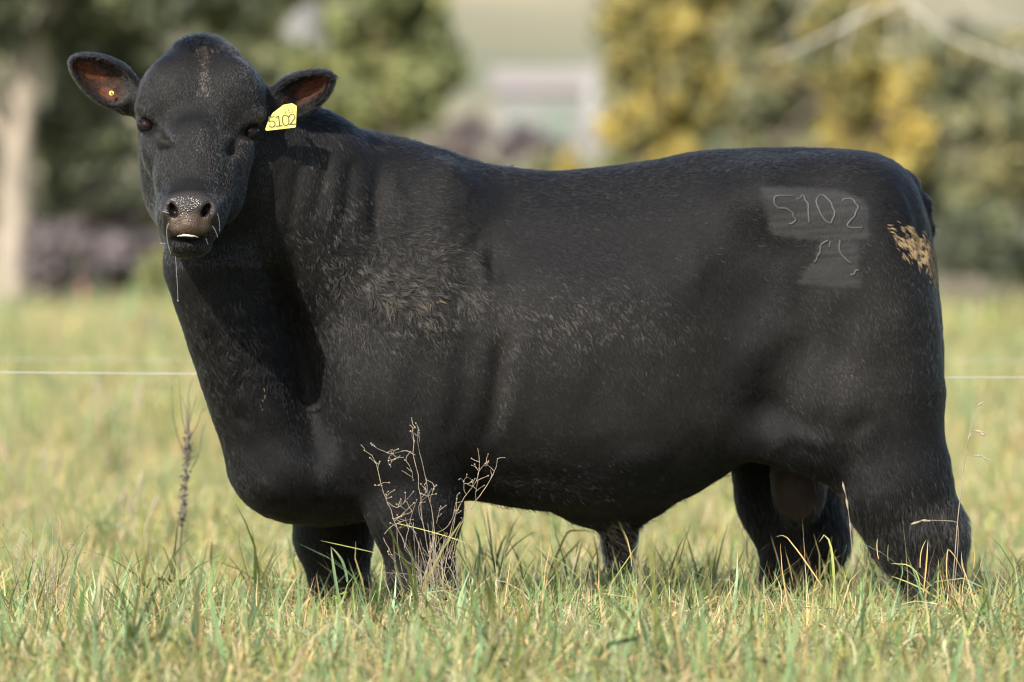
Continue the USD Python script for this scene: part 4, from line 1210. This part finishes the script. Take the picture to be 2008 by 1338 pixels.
wr = np.random.default_rng(5)
WY = -.80
wb = P(822, 1330, WY); wb[2] = float(terrain_z(wb[0], WY))
weed = thing('dry_weed', 'dead pale twiggy weed standing in front of the near foreleg of the bull', 'weed', wb)
ST = [([(870, 1300), (870, 1040), (840, 800), (790, 520), (770, 300), (745, 170), (740, 40)], .0024), ([(880, 1300), (872, 900), (860, 600), (830, 420), (795, 230), (770, 130), (765, 30)], .0022),
      ([(850, 1300), (800, 900), (680, 650), (620, 500), (570, 370), (545, 260), (510, 180), (465, 155)], .0021), ([(756, 175), (690, 155), (620, 170), (560, 150), (510, 125)], .0016), ([(640, 165), (605, 200), (615, 245)], .0012),
      ([(725, 160), (700, 200), (725, 260), (740, 320)], .0013), ([(690, 190), (640, 200), (612, 235)], .0011), ([(640, 545), (700, 490), (740, 450)], .0015), ([(600, 440), (650, 470), (720, 410), (745, 380)], .0013),
      ([(890, 1300), (900, 850), (960, 600), (985, 480), (990, 420)], .0019), ([(930, 720), (960, 560), (1030, 410), (1090, 330), (1110, 250), (1100, 145)], .0019), ([(1105, 265), (1085, 230)], .001), ([(1100, 290), (1130, 240), (1160, 212)], .0011),
      ([(1060, 480), (1095, 430), (1150, 350), (1195, 270), (1210, 200)], .0018), ([(940, 760), (1000, 580), (1060, 480)], .0015), ([(1090, 430), (1095, 380), (1100, 330)], .0012), ([(1040, 400), (1020, 350), (1045, 300), (1070, 320)], .0011),
      ([(580, 620), (650, 560), (740, 540)], .0014), ([(575, 640), (600, 700), (640, 770)], .0013), ([(800, 560), (770, 470), (840, 400), (870, 395)], .0013), ([(840, 440), (850, 380), (868, 350)], .0011), ([(870, 560), (890, 480), (895, 465)], .0012),
      ([(780, 420), (810, 380), (805, 345)], .0012), ([(690, 700), (720, 560), (760, 430)], .0014), ([(745, 100), (735, 40), (750, 25)], .001), ([(770, 110), (775, 40)], .001), ([(545, 255), (555, 215)], .001), ([(570, 350), (530, 345)], .001),
      ([(610, 470), (590, 400), (605, 380)], .001), ([(840, 620), (930, 580), (960, 520), (975, 450)], .0013), ([(760, 620), (720, 580), (650, 590)], .0012), ([(990, 640), (970, 700), (950, 820)], .0013)]
tips = []
for ln, r in ST:
    q = zoomed(ln, 550, 830, 2.847)
    c = traced(q, WY + wr.normal(0, .015), wb, .0035, wr)
    c += (meshkit.noise(c * 60, 3)[:, None] - .5) * [.006, .004, .004]
    obj('stem', tube(c, np.linspace(r, r * .5, len(c)) * .68, 5), m_dry, weed, smooth=True)
    tips.append(c[-1]); tips += [c[k] for k in wr.integers(len(c) // 2, len(c), 2)]
    for k in range(max(1, len(c) // 4)):                           # short side twigs with bud ends
        s = c[wr.integers(len(c) // 3, len(c))]
        if s[2] + wb[2] < .2:
            continue
        d = unit(np.array([wr.normal(0, 1), wr.normal(0, .5), wr.uniform(.2, 1.2)])) * wr.uniform(.012, .035)
        obj('twig', tube([s, s + d * .5 + wr.normal(0, .002, 3), s + d], [.0009, .0008, .0006], 4), m_dry, weed)
        tips.append(s + d)
obj('buds', merge([ball(t_, wr.uniform(.0012, .0024), 1) for t_ in tips if t_[2] + wb[2] > .15]), m_dry, weed, smooth=True)
tang = []
for k in range(80):                                               # the tangle at its foot
    a = zoomed([(wr.normal(860, 70), wr.uniform(900, 1150))], 550, 830, 2.847)[0]
    e = zoomed([(wr.normal(835, 105), wr.uniform(540, 900))], 550, 830, 2.847)[0]
    A, B = P(*a, WY + wr.normal(0, .06)) - wb, P(*e, WY + wr.normal(0, .07)) - wb
    m_ = (A + B) / 2 + wr.normal(0, .018, 3)
    tang.append(tube(spline([A, m_, B], 7), np.linspace(.0011, .0006, 7), 4))
tg = obj('tangle', merge(tang), m_dry, weed, smooth=True)
tag(tg, kind='stuff')

# dark dead spike in the open grass at the left
DYW = 1.2
gb = P(352, 1230, DYW); gb[2] = float(terrain_z(gb[0], DYW))
gw = thing('dead_weed', 'dark grey dead weed spike with fine upright branches left of the brisket', 'weed', gb)
main = zoomed([(722, 1000), (735, 900), (745, 720), (755, 600), (765, 450), (772, 330), (770, 230)], 0, 700, 2.0967)
c = traced(main, DYW, gb, .001, wr, 30)
obj('stem', tube(c, np.linspace(.0042, .002, 30), 6), m_grey, gw, smooth=True)
for ln in ([(772, 330), (748, 240), (738, 90)], [(770, 240), (775, 150), (795, 85)], [(772, 320), (790, 220), (810, 160)], [(775, 340), (815, 270), (830, 225), (862, 205)], [(780, 420), (815, 400), (830, 320), (850, 260)],
           [(755, 400), (730, 330), (712, 240), (705, 120)], [(758, 380), (735, 350), (725, 290)], [(785, 460), (810, 420), (822, 370)], [(768, 300), (760, 200), (742, 160)], [(772, 330), (778, 250), (780, 180)]):
    q = traced(zoomed(ln, 0, 700, 2.0967), DYW + wr.normal(0, .02), gb, .003, wr)
    obj('branch', tube(q, np.linspace(.0017, .0008, len(q)), 5), m_grey, gw, smooth=True)
hu = []
for k in range(230):
    s = c[wr.integers(12, 27)] + wr.normal(0, .0055, 3)
    hu.append(ball(s, wr.uniform(.002, .0048), 1))
tag(obj('seed_husks', merge(hu), m_grey, gw, smooth=True), kind='stuff')

# fine straw-coloured weeds low at the left
for (cx0, y0, lab, sd) in ((70, -.9, 'thin brownish dry weed at the lower left edge', 3), (112, -.3, 'thin straw-coloured dry weed right of the one at the left edge', 4)):
    r_ = np.random.default_rng(sd)
    b0 = P(cx0, 1300, y0); b0[2] = float(terrain_z(b0[0], y0))
    w_ = thing('straw_weed', lab, 'weed', b0)
    for k in range(9):
        e = P(cx0 + r_.normal(0, 45), 1040 + r_.uniform(-20, 110), y0 + r_.normal(0, .03)) - b0
        q = spline([(r_.normal(0, .01), r_.normal(0, .01), -.02), e * .5 + r_.normal(0, .012, 3), e], 9)
        st = obj('stem', tube(q, np.linspace(.0017, .0008, 9), 5), m_dry, w_, smooth=True)
        for j_ in range(3):
            s = q[r_.integers(5, 9)]; d = unit([r_.normal(), r_.normal() * .5, 1.0]) * r_.uniform(.015, .035)
            obj('twig', merge([tube([s, s + d], [.0009, .0006], 4), ball(s + d, .0025, 1)]), m_dry, st)

# tall seed stalk by the near hind foot
def seed_head(p, d, L):
    return tube([p, p + d * L * .35, p + d * L * .8, p + d * L], [.0008, .0036, .0022, .0004], 6)


for base_y, lines, seeds, lab in (
    (-.75, [([(1095, 1250), (1110, 1030), (1130, 800), (1145, 600), (1170, 380), (1190, 230), (1215, 120), (1255, 30)], .0016), ([(1202, 170), (1230, 160), (1255, 163)], .0007), ([(1185, 270), (1215, 270), (1250, 280)], .0007), ([(1172, 375), (1160, 330), (1160, 320)], .0006)],
     [((1225, 155), (50, 10)), ((1245, 165), (30, 14)), ((1222, 272), (52, 6)), ((1262, 280), (38, 14)), ((1240, 40), (28, -20)), ((1195, 205), (14, -40))], 'tall straw-coloured seed stalk in front of the near hind hock'),
    (-.70, [([(1095, 1250), (1130, 900), (1150, 640), (1145, 585), (1060, 578), (990, 577), (925, 596)], .0013)], [((975, 577), (45, 4)), ((925, 596), (50, -14))], 'bent dry seed stalk crossing the near hind leg'),
    (-.60, [([(650, 1150), (655, 830), (640, 600), (625, 480), (605, 395)], .0013)], [((606, 400), (12, 50)), ((622, 470), (10, 60)), ((640, 580), (6, 50))], 'thin pale seed stalk between the two hind legs')):
    a0 = zoomed([lines[0][0][0]], 1400, 780, 2.398)[0]
    b0 = P(*a0, base_y); b0[2] = float(terrain_z(b0[0], base_y))
    t_ = thing('seed_stalk', lab, 'grass stalk', b0)
    for ln, r in lines:
        q = traced(zoomed(ln, 1400, 780, 2.398), base_y, b0, .001, wr, 24)
        obj('stem', tube(q, np.linspace(r, r * .6, len(q)), 5), m_dry, t_, smooth=True)
    for (sx_, sy_), (dx, dy) in seeds:
        p = P(*zoomed([(sx_, sy_)], 1400, 780, 2.398)[0], base_y) - b0
        e = P(*zoomed([(sx_ + dx, sy_ + dy)], 1400, 780, 2.398)[0], base_y) - b0
        obj('seed', seed_head(p, unit(e - p), np.linalg.norm(e - p)), m_dry, t_, smooth=True)
        
# tall pale stalks, blurred, in the grass behind at the left
for (px, by, ty, y, lab) in ((232, 800, 700, 12.5, 'pale broken reed stalk just under the fence wire at the left'), (55, 900, 815, 7.5, 'pale upright straw at the left edge'), (258, 950, 910, 5.0, 'pale dead leaf standing in the grass at the left'), (300, 640, 590, 40, 'pale seeding grass clump below the throat at the back of the paddock')):
    b0 = P(px, by, y); b0[2] = float(terrain_z(b0[0], y)); r_ = np.random.default_rng(int(px))
    t_ = thing('pale_reed', lab, 'reed', b0)
    H = P(px, ty, y)[2] - b0[2]
    for k in range(4):
        e = np.array([r_.normal(0, .16) * H, r_.normal(0, .1) * H, H * r_.uniform(.7, 1.0)])
        q = spline([(0, 0, -.02), e * .5 + r_.normal(0, .02, 3), e], 9)
        st = obj('stem', tube(q, np.linspace(.004, .002, 9), 6), m_dry, t_, smooth=True)
        obj('seed_head', tube([q[6], q[7], q[8]], np.array([.004, .008, .003]), 7), m_dry, st, smooth=True)

# small bright green weed by the far forefoot
gl = P(662, 1260, -.35); gl[2] = float(terrain_z(gl[0], -.35))
gwd = thing('green_weed', 'small bright green leafy weed in front of the far foreleg', 'weed', gl)
m_green = leaf_material('fresh_leaf', .4)
r_ = np.random.default_rng(31)
obj('stem', tube([(0, 0, 0), (.004, 0, .08), (0, 0, .19)], [.002, .0018, .001], 5), m_green, gwd, color=np.tile((.2, .3, .05), (17, 1)))
for k in range(16):
    a = r_.random() * 6.283; L = r_.uniform(.018, .036); z0 = .11 + .09 * k / 16
    o_ = np.array([math.cos(a), math.sin(a) * .6, .3]); o_ = unit(o_); s_ = unit(np.cross(o_, [0, 0, 1.0]))
    p0 = np.array([.0, 0, z0])
    v = np.array([p0, p0 + o_ * L * .4 + s_ * L * .3, p0 + o_ * L * .6 + [0, 0, .003], p0 + o_ * L * .4 - s_ * L * .3, p0 + o_ * L + [0, 0, -.006], p0 + o_ * L * .75 + s_ * L * .2, p0 + o_ * L * .75 - s_ * L * .2])
    obj('leaf', (v, np.array([(0, 1, 2), (0, 2, 3), (1, 5, 2), (2, 6, 3), (5, 4, 2), (2, 4, 6)])), m_green, gwd, color=np.tile(np.array((.24, .36, .05)) * r_.uniform(.8, 1.2), (7, 1)))

# long single leaves in the sharp grass, where the picture shows them
BG, YG, TAN, DG = (.13, .23, .12), (.33, .36, .10), (.56, .38, .16), (.07, .11, .05)
HERO = [([(530, 725), (380, 690), (220, 655)], 7, YG, -.6), ([(330, 1000), (300, 830), (282, 690)], 26, BG, -.75), ([(372, 890), (350, 780), (318, 725), (282, 688)], 24, BG, -.74), ([(650, 560), (780, 590), (960, 640), (1110, 695)], 7, YG, -.85),
        ([(1465, 980), (1458, 800), (1450, 620)], 8, YG, -.8), ([(1690, 890), (1600, 800), (1480, 720), (1368, 650)], 7, YG, -.8), ([(1200, 840), (1225, 700), (1268, 610)], 22, DG, .5), ([(1205, 840), (1160, 740), (1095, 715)], 14, DG, .5),
        ([(1215, 830), (1290, 700), (1360, 640), (1430, 600)], 14, DG, .55), ([(1195, 830), (1160, 640), (1110, 440)], 9, DG, .6), ([(1230, 800), (1280, 620), (1350, 490)], 9, DG, .6), ([(1200, 830), (1180, 740), (1140, 690)], 14, DG, .5),
        ([(1500, 840), (1560, 700), (1620, 600), (1690, 600), (1780, 625)], 16, DG, .5), ([(1520, 850), (1580, 760), (1650, 690), (1695, 645)], 16, DG, .5), ([(1640, 850), (1660, 760), (1690, 650)], 14, DG, .5), ([(1500, 850), (1540, 740), (1590, 690)], 12, DG, .52),
        ([(850, 905), (800, 1040), (760, 1180)], 22, BG, -1.2), ([(600, 1060), (690, 990), (765, 930)], 24, BG, -1.1), ([(545, 1010), (560, 850), (570, 770)], 18, (.16, .27, .08), -.9), ([(470, 1280), (420, 1150), (360, 1060)], 18, BG, -1.4),
        ([(440, 980), (455, 880), (470, 855)], 14, (.16, .27, .08), -.8), ([(1000, 560), (1040, 760), (1050, 800)], 10, BG, .3), ([(60, 760), (35, 640), (20, 610)], 16, DG, .4), ([(40, 760), (90, 680), (70, 560)], 12, DG, .4),
        ([(1960, 1010), (1920, 900), (1900, 830)], 14, YG, -.9), ([(1850, 890), (1950, 740), (1990, 680)], 8, YG, -.9), ([(1960, 800), (1945, 680), (1915, 600)], 7, TAN, -.9)]
HERO6 = [([(570, 1000), (560, 780), (548, 690), (522, 645), (495, 680)], 20, (.30, .34, .09), -1.0), ([(510, 890), (430, 770), (370, 690), (330, 650), (295, 655)], 9, TAN, -.9), ([(620, 880), (612, 830), (600, 790)], 14, (.24, .32, .08), -.95),
         ([(985, 920), (998, 800), (1008, 668)], 13, (.58, .36, .12), -.9), ([(970, 800), (975, 740), (1005, 670)], 6, TAN, -.9), ([(1105, 900), (1095, 800), (1103, 715), (1180, 840)], 8, TAN, -.9), ([(1058, 980), (1055, 860), (1058, 760)], 10, (.24, .32, .08), -.95),
         ([(970, 890), (950, 820), (900, 785), (830, 782)], 10, (.30, .34, .09), -.9), ([(1090, 970), (960, 890), (830, 840)], 11, (.34, .34, .10), -.95), ([(370, 860), (355, 790), (335, 725)], 6, TAN, -1.), ([(820, 770), (816, 720), (818, 685)], 6, YG, -.8),
         ([(775, 760), (770, 700), (776, 665)], 5, TAN, -.8), ([(240, 980), (236, 900), (240, 835)], 12, (.2, .3, .1), -1.), ([(45, 1200), (65, 1050), (70, 950)], 18, BG, -1.3), ([(200, 1110), (150, 980), (70, 850)], 9, TAN, -1.1), ([(900, 1010), (880, 1100), (870, 1160)], 12, YG, -1.2),
         ([(1220, 800), (1228, 740), (1215, 690)], 7, TAN, -.6), ([(160, 760), (155, 700), (160, 650)], 12, DG, .6), ([(1380, 1300), (1330, 1200), (1270, 1090)], 14, (.62, .48, .2), -1.3), ([(280, 1090), (320, 930), (280, 820)], 7, TAN, -1.2)]
hv, hf, hc, n0 = [], [], [], 0
for items, (x0, y0, k) in ((HERO, (550, 830, 2.847)), (HERO6, (1400, 780, 2.398))):
    for ln, wz, col, y in items:
        q = np.array([P(a, b, y) for a, b in zoomed(ln, x0, y0, k)])
        q = spline(q, 12); q[:, 1] += np.linspace(0, 1, 12) * wr.normal(0, .04)
        d = unit(np.gradient(q, axis=0)); sd = unit(np.cross(d, [wr.normal(0, .25), 1.0, 0]))
        wm = wz / k / PPM * .62 * np.array([.7, .8, .9, 1, 1, 1, .97, .9, .8, .62, .38, .05])
        mid = q + np.cross(sd, d) * wm[:, None] * .22
        v = np.stack([q - sd * wm[:, None] / 2, mid, q + sd * wm[:, None] / 2], 1).reshape(-1, 3)
        f = [(3 * i + c_, 3 * i + c_ + 1, 3 * i + c_ + 4, 3 * i + c_ + 3) for i in range(11) for c_ in (0, 1)]
        hv.append(v); hf.append(np.array(f) + n0); n0 += len(v)
        kk = np.repeat(np.linspace(0, 1, 12), 3)[:, None] ** 3
        hc.append((np.asarray(col) * (1 - .5 * kk) + np.array((.58, .46, .22)) * .5 * kk) * wr.uniform(.9, 1.1))
tag(obj('long_grass', (np.vstack(hv), np.vstack(hf)), m_grass, color=np.vstack(hc)), 'long single grass leaves rising among the turf around the legs of the bull', 'grass', kind='stuff')
